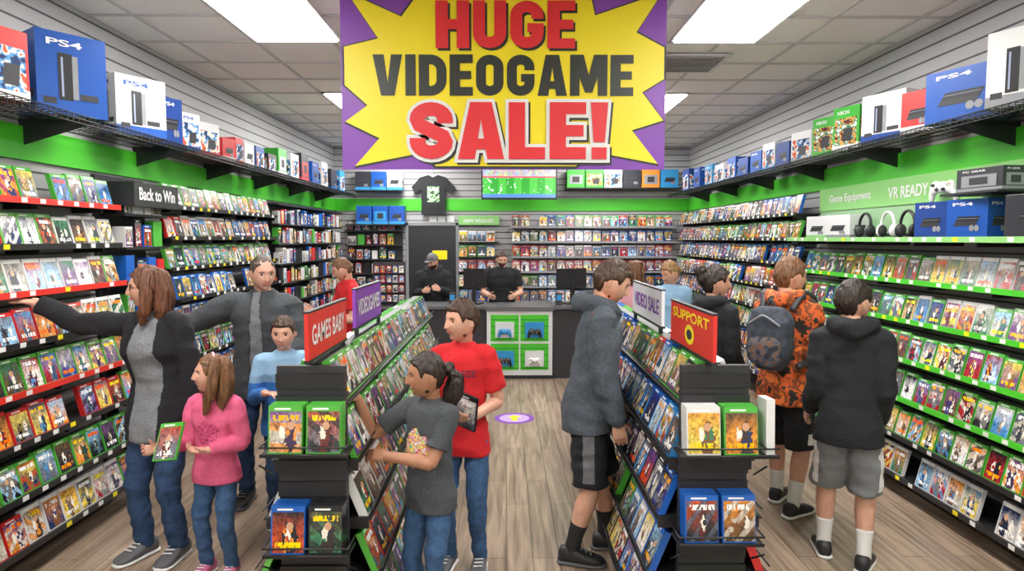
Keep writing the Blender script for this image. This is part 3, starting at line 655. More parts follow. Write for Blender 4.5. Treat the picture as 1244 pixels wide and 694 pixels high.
# ------------------------------------------------------------------ PEOPLE
def sstep(a,b,x):
    t=min(max((x-a)/(b-a),0),1); return t*t*(3-2*t)
def skin(tone):
    return mat('skin_'+tone,{'fair':(.64,.35,.245),'tan':(.40,.19,.11),'pink':(.66,.36,.27)}[tone],.45,var=.07,scale=24,bump=.05)
HAIR={'brown':(.05,.022,.011),'auburn':(.12,.042,.018),'black':(.012,.009,.008),'blond':(.30,.17,.07),'light':(.15,.065,.025),'grey':(.07,.05,.04),'dark':(.022,.012,.008)}
def hairmat(c): return mat('hair_'+c,HAIR[c],.42,var=.6,bump=.9,scale=95,stretch=(1,1,.12))
EYEW=mat('eye_white',(.75,.73,.7),.2); PUP=mat('pupil',(.01,.01,.01),.1)
def head_surf(d):
    x,y,z=d
    low=max(-z,0); X=x*.335*(1-.30*low**1.6)
    if y>0: Y=.42*y**.72*(1-.06*low)
    else: Y=.42*y*(1-.38*low)
    Z=.5*z; fr=max(y,0)**.5 if y>0 else 0
    g=lambda x0,z0,sx,sz: math.exp(-((x-x0)/sx)**2-((z-z0)/sz)**2)
    if fr>0:
        Y+=fr*(-.055*(g(.4,.03,.17,.13)+g(-.4,.03,.17,.13))+.022*g(0,.24,.45,.09)+.07*g(0,-.86,.24,.14)+.025*g(0,-.55,.24,.1)+.012*(g(.45,-.28,.2,.2)+g(-.45,-.28,.2,.2))-.02*g(0,-.7,.2,.05))
        t=(.12-z)/.44; sx=.075+.05*min(max(t,0),1)
        if t<0: am=.02*math.exp(-(t/.3)**2)
        elif t<1: am=.02+.10*t
        else: am=.12*math.exp(-((t-1)/.13)**2)
        Y+=fr*am*math.exp(-(x/sx)**2)+fr*.022*(g(.12,-.3,.05,.06)+g(-.12,-.3,.05,.06))
    return V3((X,Y,Z))
def h_seed(s): return sum(map(ord,s))%17
def head(mb,M,Hh,sk,hc,style,look,o):
    Mh=M@Matrix.Scale(Hh,4); SKM=skin(sk); HM=hairmat(hc)
    nu,nv=84,64; dirs=[]
    for i in range(nv+1):
        th=min(max(math.pi*i/nv,.03),math.pi-.03)
        for j in range(nu):
            ph=2*math.pi*j/nu; dirs.append(V3((math.sin(th)*math.cos(ph),math.sin(th)*math.sin(ph),math.cos(th))))
    S=[head_surf(d) for d in dirs]; F=ring_faces(nv+1,nu)
    mb.add((S,F),SKM,True,Mh)
    dk=hc in('black','dark','brown')
    iris=mat('iris_'+('brown' if dk else 'blue'),(.06,.03,.015) if dk else (.1,.2,.3),.1)
    for s in (-1,1):
        c=V3((s*.14,.305,.005)); r=.056
        R=[]
        for i in range(11):
            th=max(math.pi*i/10,.04); th=min(th,math.pi-.04)
            R.append([c+V3((r*math.sin(th)*math.cos(q*math.pi/6),r*math.cos(th),r*math.sin(th)*math.sin(q*math.pi/6))) for q in range(12)])
        v,f=loft(R); ml=[]
        for q in range(len(f)):
            ring=q//12 if q<120 else (0 if q==120 else 9)
            ml.append(PUP if ring<1 else iris if ring<2 else EYEW)
        mb.add((v,f),ml,True,Mh)
        v,f=sphere(c,.062,20,16); keep=[]; lash=[]
        for q in f:
            if len(q)>4: continue
            cc=sum((V3(v[i]) for i in q),V3())/len(q)-c
            if cc.y>0.01 and -.024<cc.z<.024 and abs(cc.x)<.056: continue
            keep.append(q); lash.append(PUP if (cc.y>.02 and .024<=cc.z<.034) else SKM)
        mb.add((v,keep),lash,True,Mh)
        mb.add(tube([c+V3((-.06*s,.085,.062)),c+V3((0,.09,.088)),c+V3((.075*s,.055,.066))],[.013,.014,.007],8),HM,True,Mh)
        v,f=sphere((0,0,0),(.022,.062,.1),12,10); E=Matrix.Translation((s*.335,-.03,-.03))@Matrix.Rotation(s*.35,4,'Z')@Matrix.Rotation(-.15,4,'X')
        mb.add((v,f),SKM,True,Mh@E)
        mb.add(tube([V3((s*.02,.02,-.08)),V3((s*.026,-.05,-.04)),V3((s*.028,-.05,.05)),V3((s*.02,.03,.08))],.012,6),SKM,True,Mh@E)
    LIP=mat('lips',(.45,.12,.10),.4); sm=o.get('smile',.4)
    ys=head_surf(V3((0,.85,-.52)).normalized()).y
    for zz,rr in ((-.243,.013),(-.272,.017)):
        pts=[V3((x,ys-.008-1.1*x*x,zz+sm*1.6*x*x*2-(0 if zz>-.26 else -abs(x)*.12))) for x in (-.11,-.055,0,.055,.11)]
        mb.add(tube(pts,[.004,rr,rr,rr,.004],8),LIP,True,Mh)
    if sm>.6: mb.add(tube([V3((x,ys+.004-1.1*x*x,-.257+sm*3*x*x)) for x in (-.07,0,.07)],[.004,.011,.004],8),EYEW,True,Mh)
    fr=o.get('fringe',1.1); th=o.get('thick',.075); ms=o.get('mess',1)
    HS=[]
    for d,p in zip(dirs,S):
        az=math.atan2(d.x,d.y)
        f=-.62+fr*sstep(.0,.85,d.y)+.08*noise.noise(V3((d.x*7,d.y*7,3)))
        if d.y>-.1: f+=ms*(.10*noise.noise(V3((az*7,1.3,h_seed(hc))))+.05*noise.noise(V3((az*19,5.3,0))))
        if d.y>-.45: f=max(f,-.42+.35*sstep(-.45,-.1,d.y))
        if style in('short','pony','bun') and d.y>-.4 and d.z<.5:
            f=max(f,-.1+.25*sstep(-.3,.2,d.y)-.22*sstep(.15,.3,d.y)+.5*sstep(.3,.6,d.y))
        t=min(max((d.z-f)/.12,0),1)
        q=V3((d.x*.335,d.y*.42,d.z*.5)) if d.y>0 else p
        if d.z>.2: q=V3((d.x*.335,d.y*.41,d.z*.5))
        if d.y>0 and d.z<.6: q=V3((q.x,max(q.y,p.y),q.z))
        n1=noise.noise(V3((d.x*6+h_seed(hc),d.y*6,d.z*3)))*.05+noise.noise(V3((az*9,d.z*3,d.x*4)))*.035+noise.noise(V3((az*26,d.z*5,1)))*.018
        vol=th+.06*max(d.z,0)+.03*max(d.y,0)*(ms>.8)+n1*ms
        HS.append(q*(1+vol) if t>=1 else q*(.92+(.08+vol)*t))
    mb.add((HS,F),HM,True,Mh)
    def strands(parts,vox,amp=.02):
        A,N,Fq=remesh(parts,vox,3)
        for i in range(len(A)):
            a=math.atan2(A[i][1]+.1,A[i][0]); z=A[i][2]
            A[i]+=N[i]*amp*(noise.noise(V3((a*5,z*1.5,a*2)))+.7*noise.noise(V3((a*17+z,z*1.2,A[i][1]*5))))
        mb.add((A,Fq),HM,True,Mh)
    if style=='long':
        L=o.get('len',.95); P=[]
        for s in (-1,1):
            P.append(tube([V3((s*.2,.06,.42)),V3((s*.35,.04,.14)),V3((s*.41,.03,-.25)),V3((s*.42,.08,-.6)),V3((s*.36,.12,-L))],[.1,.11,.13,.13,.06],12))
            P.append(tube([V3((s*.15,-.25,.3)),V3((s*.26,-.32,-.1)),V3((s*.3,-.3,-.55)),V3((s*.26,-.25,-L)) ],[.2,.22,.2,.1],12))
        P.append(tube([V3((0,-.3,.2)),V3((0,-.4,-.3)),V3((0,-.34,-L))],[.2,.22,.1],12))
        strands(P,.02,.06)
    if style=='pony':
        P=[sphere((0,-.48,.12),.13)]
        for q in range(6):
            a=q*1.05; P.append(tube([V3((.03*math.cos(a),-.5,.1)),V3((.1*math.cos(a),-.66+.05*math.sin(a),-.1)),V3((.16*math.cos(a),-.62+.1*math.sin(a),-.4)),V3((.12*math.cos(a),-.5+.08*math.sin(a),-.75))],[.08,.11,.11,.04],8))
        strands(P,.02,.08)
    if style=='bun': strands([sphere((0,-.42,.36),(.19,.17,.17)),sphere((0,-.3,.15),.25)],.02,.06)
    if o.get('cap'):
        cm=o['cap']; CP=[V3((d.x*.335,d.y*.42,d.z*.5))*1.13 for d in dirs]
        mb.add(([tuple(p) for p in CP],[q for q in F if len(q)==4 and all(CP[i].z>.13 for i in q)]),cm,True,Mh)
        mb.add(tube([V3((-.22,.4,.17)),V3((0,.5,.18)),V3((.22,.4,.17))],[.1,.2,.1],12,flat=(V3((0,0,1)),.15)),cm,True,Mh)
    if o.get('beard'):
        BS=[]
        for d,p in zip(dirs,S):
            ok=d.y>-.1 and d.z<-.38 and not(abs(d.x)<.25 and -.62<d.z<-.48)
            BS.append(p*(1.04 if ok else .95))
        mb.add((BS,F),HM,True,Mh)
    if o.get('glasses'):
        for s in (-1,1):
            pts=[V3((s*.14+.075*math.cos(a),.40,.005+.055*math.sin(a))) for a in np.linspace(0,2*math.pi,13)]
            mb.add(tube(pts,.008,6,k=2),DARK,True,Mh); mb.add(tube([V3((s*.21,.4,.02)),V3((s*.34,.15,.02)),V3((s*.36,-.02,.0))],.007,6),DARK,True,Mh)
        mb.add(tube([V3((-.065,.41,.02)),V3((.065,.41,.02))],.008,6),DARK,True,Mh)
    if o.get('headband'):
        pts=[V3((.42*math.cos(a),.02+.02*math.sin(a),.575*math.sin(a))) for a in np.linspace(.1,math.pi-.1,13)]
        mb.add(tube(pts,.024,8,flat=(V3((0,1,0)),1.4)),o['headband'],True,Mh)
def hand_parts(w,d,pn,side,L,curl,spread=.04):
    d=V3(d).normalized(); pn=V3(pn); pn=(pn-d*pn.dot(d))
    if pn.length<1e-3: pn=d.orthogonal()
    pn.normalize(); th=d.cross(pn)*side
    P=[]
    def rg(t,hw,ht,off=0):
        c=w+d*t*L+th*off*L; return [c+th*(hw*L*math.copysign(abs(math.cos(a))**.75,math.cos(a)))+pn*(ht*L*math.copysign(abs(math.sin(a))**.85,math.sin(a))) for a in np.linspace(0,2*math.pi,16,endpoint=False)]
    P.append(loft([rg(-.06,.125,.1),rg(.05,.14,.095),rg(.2,.19,.095),rg(.38,.22,.085),rg(.48,.215,.075),rg(.52,.19,.05)]))
    for i,(x,ln) in enumerate(((.165,.44),(.055,.5),(-.055,.46),(-.16,.36))):
        cu=curl[i]; b=w+d*.46*L+th*x*L; dr=d*1.0+th*(spread*(1.5-i)); dr.normalize(); pts=[b]; rr=[.052*L]
        ang=0
        for j,fl in enumerate((.46,.3,.24)):
            ang+=cu*(.8 if j==0 else 1.0); dd=dr*math.cos(ang)+pn*math.sin(ang); b=b+dd*fl*ln*L; pts.append(b); rr.append([.047,.043,.036][j]*L)
        P.append(tube(pts,rr,10,k=3))
    c=curl[4] if len(curl)>4 else .4
    b=w+d*.1*L+th*.12*L+pn*.02*L; d1=(d*.72+th*.68+pn*.25*c*2).normalized(); d2=(d*.9+th*.3+pn*.5*c*2).normalized()
    P.append(tube([b,b+d1*.24*L,b+d1*.24*L+d2*.17*L,b+d1*.24*L+d2*.31*L],[.075*L,.06*L,.052*L,.04*L],10,k=3))
    return P,w+d*.42*L+pn*.1*L,th
REL=[.28,.3,.33,.36,.4]; GRIP=[.75,.8,.85,.9,.9]; POINT=[.08,.12,.18,.25,.3]; HOLD=[.45,.5,.5,.55,.7]
def person(name,loc,h,face,look,top,pants,armR,armL,feet=((.06,.0,6),(-.06,0,-6)),hs=.135,lean=0,side=0,bulk=1,sex='m',sk='fair',hc='brown',style='short',ho={},
           slv='long',legs='long',shoe=None,sole=None,sock=None,hood=False,openj=None,hem=.44,near=True,decal=None,lining=None,label=None,legbulk=1,seed=None,wr=.0085):
    f=V3((face[0],face[1],0)).normalized(); r=V3((f.y,-f.x,0)); up=V3((0,0,1))
    seed=seed if seed is not None else random.uniform(0,50)
    mb=MB(); SKM=skin(sk); shz=1-hs-.036; zk=(shz-.5)/(.815-.5)
    la=math.radians(lean); sa=math.radians(side)
    def Wd(a,b,c):
        if c>.5:
            c=.5+(c-.5)*zk if c<.87 else c
        t=sstep(.48,.64,c); al=la*t; q=c-.52
        b2=b*math.cos(al)+q*math.sin(al); c2=.52+q*math.cos(al)-b*math.sin(al)
        as_=sa*t; q=c2-.52; a2=a*math.cos(as_)+q*math.sin(as_); c3=.52+q*math.cos(as_)-a*math.sin(as_)
        return (r*a2+f*b2+up*c3)*h
    if sex=='f': prof=[(.44,.112,.086,0),(.50,.112,.084,0),(.56,.092,.070,0),(.61,.080,.062,0),(.67,.086,.066,.006),(.715,.096,.080,.014),(.76,.100,.068,.006),(.79,.098,.058,0),(.815,.082,.048,-.004),(.835,.05,.040,-.008),(.848,.036,.033,-.008)]; sw=.098
    else: prof=[(.44,.112,.084,0),(.50,.110,.082,0),(.56,.100,.075,.002),(.61,.095,.070,.003),(.68,.100,.071,.004),(.74,.110,.074,.004),(.785,.112,.067,0),(.812,.095,.055,-.004),(.833,.056,.043,-.008),(.848,.039,.036,-.008)]; sw=.108
    if hs>.14 and sex=='m': sw=.100; prof=[(c,w*(.93 if .5<c<.8 else 1),d,b) for c,w,d,b in prof]
    if hem!=.44: prof[0]=(hem,prof[0][1]*.99,prof[0][2],0)
    ex=.006 if (hood or openj) else 0
    def torso(prof,k,add=0):
        R=[]
        for c,w,dp,b0 in prof:
            R.append([Wd((w*k+add)*math.copysign(abs(math.cos(a))**.85,math.cos(a)),b0+(dp*k+add)*math.copysign(abs(math.sin(a))**.9,math.sin(a)),c) for a in np.linspace(0,2*math.pi,32,endpoint=False)])
        return loft(R)
    vx=.0085 if near else .014
    TP=[torso(prof,bulk,ex)]; hands=[]
    ua,fa,hl=.172*h,.148*h,.108*h
    bs=(.033 if sex=='m' else .028)*(.93 if hs>.14 else 1)
    for sd,arm in ((1,armR),(-1,armL)):
        u1=V3(arm[0]).normalized(); u2=V3(arm[1]).normalized(); hd=V3(arm[2]) if len(arm)>2 and arm[2] else u2; pn=V3(arm[3]) if len(arm)>3 and arm[3] else -r*sd; cu=arm[4] if len(arm)>4 else REL
        S0=Wd(sd*.05,0,.80); S=Wd(sd*sw*min(bulk,1.08),0,.797); E=S+u1*ua; Wr=E+u2*fa
        hp,grip,thd=hand_parts(Wr,hd,pn,sd,hl,cu); hands.append((grip,hd.normalized(),pn.normalized(),thd))
        ap=[tube([S0,S,S.lerp(E,.45),E,E.lerp(Wr,.3),Wr+u2*.01*h],[.033*h,bs*.95*h,bs*.92*h,bs*.75*h,bs*.78*h,.0165*h],14)]
        A,N,F=remesh(ap+hp,(.0034 if near else .006)*h/1.6,2); mb.add((A,F),SKM,True)
        e=.010+ex*.9
        if slv=='long':
            cf=Wr-u2*.004*h; TP.append(tube([S0,S,S.lerp(E,.45),E,E.lerp(Wr,.35),cf],[.038*h,(bs+e*.7)*h,(bs*.92+e)*h,(bs*.78+e)*h,(bs*.78+e*.9)*h,(.018+e*.75)*h],16,(1,0)))
            if hood: TP.append(tube([Wr-u2*.012*h,Wr+u2*.012*h],[.0235*h,.023*h],14,(0,0)))
        elif slv=='short': TP.append(tube([S0,S,S.lerp(E,.4),S.lerp(E,.72)],[.038*h,(bs+.008)*h,(bs+.010)*h,(bs+.012)*h],16,(1,0)))
    if hood:
        for s in (1,-1): TP.append(tube([Wd(s*.018,.048,.815),Wd(s*.05,.028,.835),Wd(s*.062,-.025,.852),Wd(0,-.075,.838)],[.014*h,.02*h,.026*h,.034*h],12))
    A,N,F=remesh(TP,vx*h/1.6,4); A=wrinkle(A,N,wr*h/1.6,seed)
    loc_=np.stack([A@np.array(r)/h,A@np.array(f)/h,A[:,2]/h],1)
    ml=top
    if openj:
        wd,inner=openj; ml=[]; ins=np.zeros(len(A),bool)
        for i in range(len(A)):
            a,b,c=loc_[i]
            wlim=wd*(1+.5*math.sin(c*9+seed)*.15)*(1 if c<.66 else 1-.35*(c-.66)/.15)
            b_=b-math.sin(la)*max(c-.52,0)
            if abs(a)<wlim and b_>.02 and c<.86: ins[i]=True; A[i]-=np.array(f)*(.012*sstep(.44,.54,c)+.001)*h
        for q in F: ml.append(inner if all(ins[i] for i in q) else top)
    elif label:
        ml=[label(*(loc_[list(q)].mean(0)),top) for q in F]
    elif lining:
        hb=Wd(0,-.04,.85); ml=[]
        for q in F:
            c=A[list(q)].mean(0)-np.array(hb); nn=N[q[0]]
            ml.append(lining if (abs(c[2])<.05*h and np.hypot(c[0],c[1])<.085*h and nn@(-c)>0.0 and loc_[q[0]][2]>.80) else top)
    mb.add((A,F),ml,True)
    bvh=BVHTree.FromPolygons([V3(p) for p in A],F)
    for dc in (decal or []):
        kind,a0,c0,w,hh,mt=dc[:6]
        if kind=='text': P2,F2=text_geo(dc[6],w,hh,.02); P2=[(-p[0],p[1],0) for p in P2]
        else:
            P2=[(0,0,0)];F2=[]; n=28
            for ri in range(1,5):
                for j in range(n):
                    an=2*math.pi*j/n; k=ri/4*(1+.12*math.sin(5*an+1)+.08*math.sin(9*an)); P2.append((w/2*k*math.cos(an),hh/2*k*math.sin(an),0))
            for j in range(n): F2.append((0,1+j,1+(j+1)%n))
            for ri in range(3):
                for j in range(n): F2.append((1+ri*n+j,1+(ri+1)*n+j,1+(ri+1)*n+(j+1)%n,1+ri*n+(j+1)%n))
        out=[]
        for p in P2:
            src=Wd(a0+p[0],.4,c0+p[1]); hit=bvh.ray_cast(src,-f)
            out.append(tuple(hit[0]+f*.003) if hit[0] else tuple(Wd(a0+p[0],.07,c0+p[1])))
        mb.add((out,F2),mt,True)
    hcv=Wd(0,.012,1-hs/2); nb=Wd(0,-.012,.80)
    lk=V3(look).normalized(); rr=lk.cross(up).normalized(); uu=rr.cross(lk)
    hcen=hcv
    Mh=Matrix((( rr.x,lk.x,uu.x,hcen.x),(rr.y,lk.y,uu.y,hcen.y),(rr.z,lk.z,uu.z,hcen.z),(0,0,0,1)))
    mb.add(tube([nb,Wd(0,-.008,.85),hcen-uu*hs*.28*h-lk*.08*hs*h],[.042*h,.030*h if sex=='m' else .026*h,.031*h if sex=='m' else .027*h],16),SKM,True)
    head(mb,Mh,hs*h,sk,hc,style,lk,dict(ho))
    LP=[torso([(.455,.086,.060,0),(.49,.095,.066,0),(.53,.090,.062,0),(.56,.084,.058,0)],bulk)]
    bl=bulk*legbulk
    for sd,ft in ((1,feet[0]),(-1,feet[1])):
        yaw=math.radians(ft[2]); td=(f*math.cos(yaw)+r*math.sin(yaw)); tr=V3((td.y,-td.x,0))
        hpj=(r*sd*.048+up*.485)*h; an=(r*ft[0]+f*ft[1]+up*.05)*h
        d=an-hpj; l1,l2=.232*h,.212*h; D=min(d.length,(l1+l2)*.998); x=(l1*l1-l2*l2+D*D)/(2*D); hh=math.sqrt(max(l1*l1-x*x,0)); n=d.normalized(); pl=td-n*td.dot(n); pl.normalize(); kn=hpj+n*x+pl*hh
        if legs=='long': LP.append(tube([hpj,hpj.lerp(kn,.5),kn,kn.lerp(an,.35),an-up*.012*h],[.050*h*bl,.048*h*bl,.038*h*bl,.036*h*bl,.030*h*bl],18,(1,0)))
        else:
            LP.append(tube([hpj,hpj.lerp(kn,.5),kn.lerp(hpj,.04)],[.052*h,.057*h,.059*h],18,(1,0)))
            sp=[tube([hpj.lerp(kn,.6),kn,kn.lerp(an,.3),kn.lerp(an,.65),an],[.042*h,.032*h,.034*h,.026*h,.019*h],14)]
            A,N,F=remesh(sp,.006,2); mb.add((A,F),SKM,True)
            if sock: mb.add(tube([kn.lerp(an,.58),kn.lerp(an,.8),an-up*.01*h],[.0295*h,.025*h,.025*h],14,(0,0)),sock,True)
        base=V3((an.x,an.y,0))
        def rg(t,hw,z0,z1):
            return [base+td*t*h+tr*(hw*h*math.copysign(abs(math.cos(a))**.8,math.cos(a)))+up*(((z0+z1)/2+(z1-z0)/2*math.copysign(abs(math.sin(a))**.7,math.sin(a)))*h) for a in np.linspace(0,2*math.pi,16,endpoint=False)]
        sh=[rg(-.043,.012,.008,.04),rg(-.036,.022,.006,.056),rg(-.015,.025,.006,.062),rg(.015,.026,.006,.058),rg(.045,.029,.006,.042),rg(.075,.031,.006,.034),rg(.098,.026,.006,.028),rg(.11,.012,.008,.02)]
        mb.add(loft(sh),shoe,True)
        sl=[rg(-.047,.014,0,.012),rg(-.037,.026,0,.013),rg(.015,.028,0,.012),rg(.075,.034,0,.012),rg(.102,.028,0,.013),rg(.114,.013,0,.014)]
        mb.add(loft(sl),sole or WHITE,True)
        for q in range(3): t=.03+q*.016; zz=.053-q*.0055; mb.add(tube([base+(td*t-tr*.014+up*zz)*h,base+(td*(t+.004)+tr*.014+up*zz)*h],.0028*h,6),sole or WHITE,True)
    A,N,F=remesh(LP,vx*h/1.6,3); A=wrinkle(A,N,(.008 if legs=='long' else .009)*h/1.6,seed+9,12,6)
    pl=pants
    if isinstance(pants,tuple):
        pm,stripe,lo,hi=pants; pl=[]
        for q in F:
            c=A[list(q)].mean(0); a=c@np.array(r)/h; b=c@np.array(f)/h; z=c[2]/h
            pl.append(stripe if abs(b-.0)<.018 and abs(a)>.09 and lo<z<hi else pm)
    mb.add((A,F),pl,True)
    ob=mb.obj(name,(loc[0],loc[1],0))
    L=V3((loc[0],loc[1],0))
    return dict(ob=ob,h=[(L+g,d,p,t) for g,d,p,t in hands],W=lambda a,b,c:L+Wd(a,b,c),f=f,r=r)
def heldcase(hd,up,n,sh=G,off=(0,0,0)):
    c=Cases(); u=V3(up).normalized(); n=V3(n); n=(n-u*n.dot(u)).normalized()
    c.add(hd+V3(off)-u*.07,n,u,sh,.135,.19,.015); c.obj('video_game_case')
DEN=mat('denim',(.04,.10,.22),.85,var=.22,bump=.25,scale=45); DEN2=mat('denim_dark',(.022,.055,.13),.85,var=.25,bump=.25,scale=45)
HG=mat('heather_grey',(.2,.21,.23),.9,var=.25,bump=.3,scale=120); CHA=mat('charcoal',(.055,.062,.07),.9,var=.2,bump=.3,scale=80)
CARD=mat('cardigan_black',(.012,.012,.016),.95,bump=.5,scale=120); PINK=mat('pink_cotton',(.72,.12,.25),.9,var=.08,bump=.2,scale=60); REDC=mat('red_cotton',(.56,.012,.018),.9,var=.08,bump=.2,scale=60)
BLK=mat('black_cotton',(.010,.012,.015),.9,bump=.3,scale=80); SHORTG=mat('grey_shorts',(.18,.19,.2),.85,bump=.3); SKB=mat('royal_cotton',(.03,.15,.45),.9,bump=.2); LBL=mat('light_blue_cotton',(.25,.42,.6),.9,bump=.2)
SHK=mat('shoe_black',(.02,.02,.022),.5); SHG=mat('shoe_grey',(.12,.12,.13),.6); SHP=mat('shoe_pink',(.6,.15,.3),.6); SCW=mat('sock_white',(.75,.75,.74),.9); SCK=mat('sock_black',(.02,.02,.02),.9)
ORC=camo_mat('orange_camo',[(.03,.025,.02),(.68,.12,.02),(.25,.06,.02),(.8,.18,.03)],13); ORA=mat('orange_lining',(.8,.16,.02),.8)
PRI=camo_mat('tee_print',[(.7,.65,.6),(.65,.05,.25),(.8,.7,.1),(.1,.4,.5)],45)
PKD=camo_mat('pink_print',[(.3,.02,.08),(.7,.12,.25),(.45,.03,.14),(.7,.12,.25)],60)
person('woman',(-1.94,3.66),1.64,(-.3,-1),(-.95,-.45,.02),CARD,DEN2,((-1,-.05,.02),(-.9,-.1,.48),(-1,-.05,.2),(0,-.3,-1),POINT),((.2,.05,-1),(.05,-.2,-1),None),
  sex='f',hc='auburn',style='long',ho=dict(glasses=1,smile=.7,fringe=1.15,len=.85,thick=.09),openj=(.062,HG),shoe=SHG,sole=WHITE,hem=.42,side=3,feet=((.07,.02,10),(-.055,0,-8)))
g=person('girl',(-1.54,3.44),1.19,(-.15,-1),(-.85,-.5,.12),PINK,DEN,((-.15,-.15,-1),(-.45,-.8,.02),(-.4,-.8,.2),(.8,-.3,.3),HOLD),((.2,0,-1),(-.75,-.65,-.05),(-.9,-.4,.1),(-.3,-.3,1),HOLD),
  hs=.163,sex='m',bulk=.94,hc='light',style='long',ho=dict(smile=.9,headband=mat('headband_pink',(.8,.4,.5),.5),len=1.0,thick=.06,fringe=1.2),sk='pink',shoe=SHP,decal=[('blob',0,.68,.11,.1,PKD)],near=True)
a=(g['h'][0][0]+g['h'][1][0])/2; heldcase(a,(0,.5,.8),(-.3,-.8,.6),G,(-.02,-.02,.02))
person('man',(-1.66,4.42),1.69,(.15,-1),(.6,-.75,-.12),CHA,DEN2,((-.85,-.1,-.45),(-.9,-.35,-.05),(-.9,-.4,-.2),(0,-1,-.2),REL),((.3,-.1,-1),(-.15,-.8,-.1),(-.4,-.6,-.1),(-.4,.3,-.6),REL),
  hc='grey',ho=dict(thick=.03,fringe=1.25,mess=.4,smile=.5),sk='pink',openj=(.028,HG),shoe=SHK,sole=SHG,lean=3,side=-3,bulk=.98,feet=((.07,-.02,8),(-.06,.05,-8)))
person('boy',(-1.4,4.12),1.31,(.35,-1),(.1,-1,-.05),SKB,DEN2,((-.15,-.3,-1),(.5,-.6,.25),(.8,-.4,.1),(0,0,-1),REL),((.3,-.3,-.8),(.3,-.7,.3),(.3,-.7,.1),(0,0,-1),REL),
  hs=.155,hc='brown',ho=dict(fringe=1.0,smile=.6),sk='fair',shoe=SHK,label=lambda a,b,c,t:(LBL if (c>.70 or abs(a)<.03) else t))
person('man',(-1.50,6.5),1.62,(-.85,-.5),(-1,-.25,-.35),REDC,DEN,((-.2,-.2,-1),(-.8,-.4,.2),None),((.0,-.2,-1),(-.8,-.4,.1),None),slv='short',hc='light',ho=dict(thick=.05),lean=8,shoe=SHK,near=False)
rb=person('boy',(-.23,3.5),1.47,(-.2,-1),(-.85,-.6,.06),REDC,DEN,((-.12,-.1,-1),(-.2,-.5,-.5),None),((.22,.1,-1),(-.45,-.75,-.12),(-.6,-.6,0),(-.4,.3,.6),HOLD),
  slv='short',hs=.148,hc='brown',ho=dict(thick=.1,fringe=1.0,mess=1.3,smile=.3),shoe=SHG,bulk=.9,decal=[('text',0,.745,.12,.026,mat('shirt_ink',(.12,.02,.06),.8),'COLLEGE'),('text',0,.70,.05,.03,mat('shirt_ink',(.12,.02,.06),.8),'34')])
heldcase(rb['h'][1][0],(.1,-.3,1),(-.5,-.8,-.1),K,(.0,-.01,0))
person('girl',(-.35,2.98),1.28,(-.62,-.78),(-1,-.28,.0),CHA,DEN,((-.75,-.15,-.5),(-.25,-.3,.9),(-.4,-.05,.9),(-.8,.2,-.2),REL),((-.35,-.35,-.9),(-1,.05,.15),(-1,.1,.1),(0,.4,-.5),HOLD),
  slv='short',hs=.158,sk='tan',hc='dark',style='pony',ho=dict(smile=.8,fringe=1.15,thick=.05),shoe=SHG,bulk=.93,decal=[('blob',0.0,.67,.13,.14,PRI)])
STR=mat('hoodie_slate',(.065,.08,.10),.9,var=.25,bump=.4,scale=70)
person('teenage_boy',(.45,3.63),1.69,(1,-.05),(1,-.12,-.38),STR,(BLK,SHG,.29,.45),((.02,-.04,-1),(.28,-.02,-1),(.2,0,-1),(0,1,0),HOLD),((.1,.1,-1),(.4,.1,-1),None,(0,-1,0)),
  hs=.138,hc='brown',ho=dict(thick=.1,fringe=1.0,mess=1.3,smile=0),hood=True,lining=ORA,legs='shorts',shoe=SHK,sole=SHG,sock=SCK,lean=9,bulk=.92,feet=((.055,-.05,10),(-.055,.07,-6)))
ob=person('teenage_boy',(1.83,4.25),1.67,(.75,.65),(1,.12,0),ORC,(BLK,WHITE,.29,.33),((.05,-.1,-1),(.6,.3,-.4),None),((-.05,.05,-1),(.5,.5,-.3),None),
  hs=.142,hc='light',ho=dict(thick=.09,fringe=1.0,mess=1.2,smile=0),hood=True,legs='shorts',shoe=SHK,sole=WHITE,sock=SCW,bulk=.93,feet=((.06,-.03,10),(-.06,.08,-10)))
person('teenage_boy',(1.87,3.52),1.57,(.45,.9),(1,.3,.03),BLK,(SHORTG,WHITE,.28,.47),((.04,-.06,-1),(.12,.45,-.8),None),((-.04,.0,-1),(.1,.6,-.6),None),
  hs=.145,hc='dark',ho=dict(thick=.09,fringe=1.0,smile=0),hood=True,legs='shorts',shoe=SHK,sole=WHITE,sock=SCW,bulk=.92,feet=((.06,-.02,10),(-.065,.05,-10)))
person('woman',(1.5,4.75),1.60,(.8,.5),(1,.05,.03),BLK,DEN2,((.05,-.1,-1),(.4,.3,-.8),None),((0,.1,-1),(.5,.3,-.6),None),hs=.15,sex='f',hc='dark',style='bun',ho=dict(thick=.08,smile=0),hood=True,shoe=SHK)
person('woman',(1.36,6.9),1.56,(.3,.9),(.6,.6,-.2),mat('pale_pink',(.7,.35,.4),.9),DEN,((.1,0,-1),(.2,.5,-.6),None),((0,.1,-1),(.3,.4,-.6),None),sex='f',hc='light',style='long',ho=dict(len=.7),shoe=SHK,near=False)
person('boy',(1.68,6.7),1.57,(-.2,-.9),(-.9,-.3,-.35),LBL,DEN,((.1,0,-1),(-.2,-.5,-.6),None),((0,.1,-1),(-.3,-.4,-.6),None),hc='blond',ho=dict(thick=.09),shoe=SHK,near=False,hs=.145)
person('man',(-1.02,9.35),1.60,(-.1,-1),(-.5,-.8,-.35),BLK,DEN2,((-.2,-.2,-1),(.5,-.8,.2),None),((.2,-.2,-1),(-.5,-.8,.3),None),hc='dark',ho=dict(cap=SHG,beard=1,thick=.03),lean=8,shoe=SHK,near=False,bulk=1.1,hood=True)
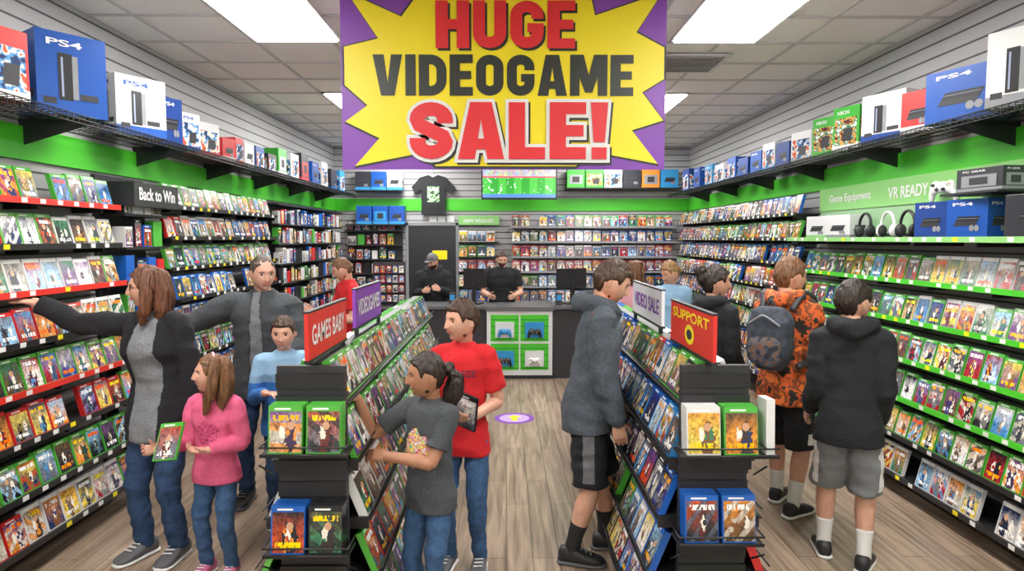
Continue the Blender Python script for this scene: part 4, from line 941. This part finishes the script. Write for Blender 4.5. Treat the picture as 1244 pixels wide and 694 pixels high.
person('man',(-.06,9.3),1.64,(0,-1),(.1,-1,-.3),BLK,DEN2,((-.25,-.1,-1),(.3,-.8,-.1),None),((.25,-.1,-1),(-.3,-.8,-.1),None),slv='short',hc='brown',ho=dict(beard=1,thick=.05),lean=8,shoe=SHK,near=False,bulk=1.12)
def backpack(P):
    m=MB(); W_=P['W']; f=P['f']; r=P['r']
    def rb(c,hw,hd,hh):
        R=[]
        for t in (-1,-.85,-.5,0,.5,.82,1):
            k=(1-abs(t)**4*.45); cc=c+V3((0,0,t*hh))
            R.append([cc+r*(hw*k*math.copysign(abs(math.cos(a))**.6,math.cos(a)))+f*(hd*k*math.copysign(abs(math.sin(a))**.6,math.sin(a))) for a in np.linspace(0,2*math.pi,20,endpoint=False)])
        return loft(R)
    c=W_(0,-.13,.70)
    bm=mat('backpack_grey',(.04,.05,.07),.7,var=.5,bump=.5,scale=25); b2=camo_mat('backpack_print',[(.02,.02,.03),(.04,.06,.1),(.15,.08,.05),(.08,.1,.14)],22)
    A,N,F=remesh([rb(c,.14,.08,.20)],.01,4); m.add((wrinkle(A,N,.008,3),F),bm,True)
    A,N,F=remesh([rb(c-f*.065+V3((0,0,-.08)),.11,.045,.095)],.01,3); m.add((wrinkle(A,N,.006,7),F),b2,True)
    m.add(tube([c-f*.085+r*-.1+V3((0,0,.09)),c-f*.1+V3((0,0,.15)),c-f*.085+r*.1+V3((0,0,.09))],.006,6),GREY,True)
    m.add(tube([c+V3((0,0,.18))-r*.03,c+V3((0,0,.24)),c+V3((0,0,.18))+r*.03],.01,8),DARK,True)
    for s in (-1,1): m.add(tube([W_(s*.06,-.08,.81),W_(s*.075,-.03,.862),W_(s*.08,.045,.84),W_(s*.09,.09,.75),W_(s*.105,.05,.64),W_(s*.09,-.08,.60)],.022,10,flat=(f,.6)),DARK,True)
    m.obj('backpack')
backpack(ob)
# ------------------------------------------------------------------ camera / world
wd=bpy.data.worlds.new('w'); scn.world=wd; wd.use_nodes=True; wd.node_tree.nodes['Background'].inputs[0].default_value=(.6,.65,.7,1); wd.node_tree.nodes['Background'].inputs[1].default_value=.3
cd=bpy.data.cameras.new('camera'); co=bpy.data.objects.new('camera',cd); COL.objects.link(co)
cd.sensor_width=36; cd.lens=800/1244*36; co.location=(0,0,1.8); co.rotation_euler=(math.radians(90-4.07),0,math.radians(-.5)); cd.clip_start=.05
scn.camera=co
scn.view_settings.view_transform='Standard'
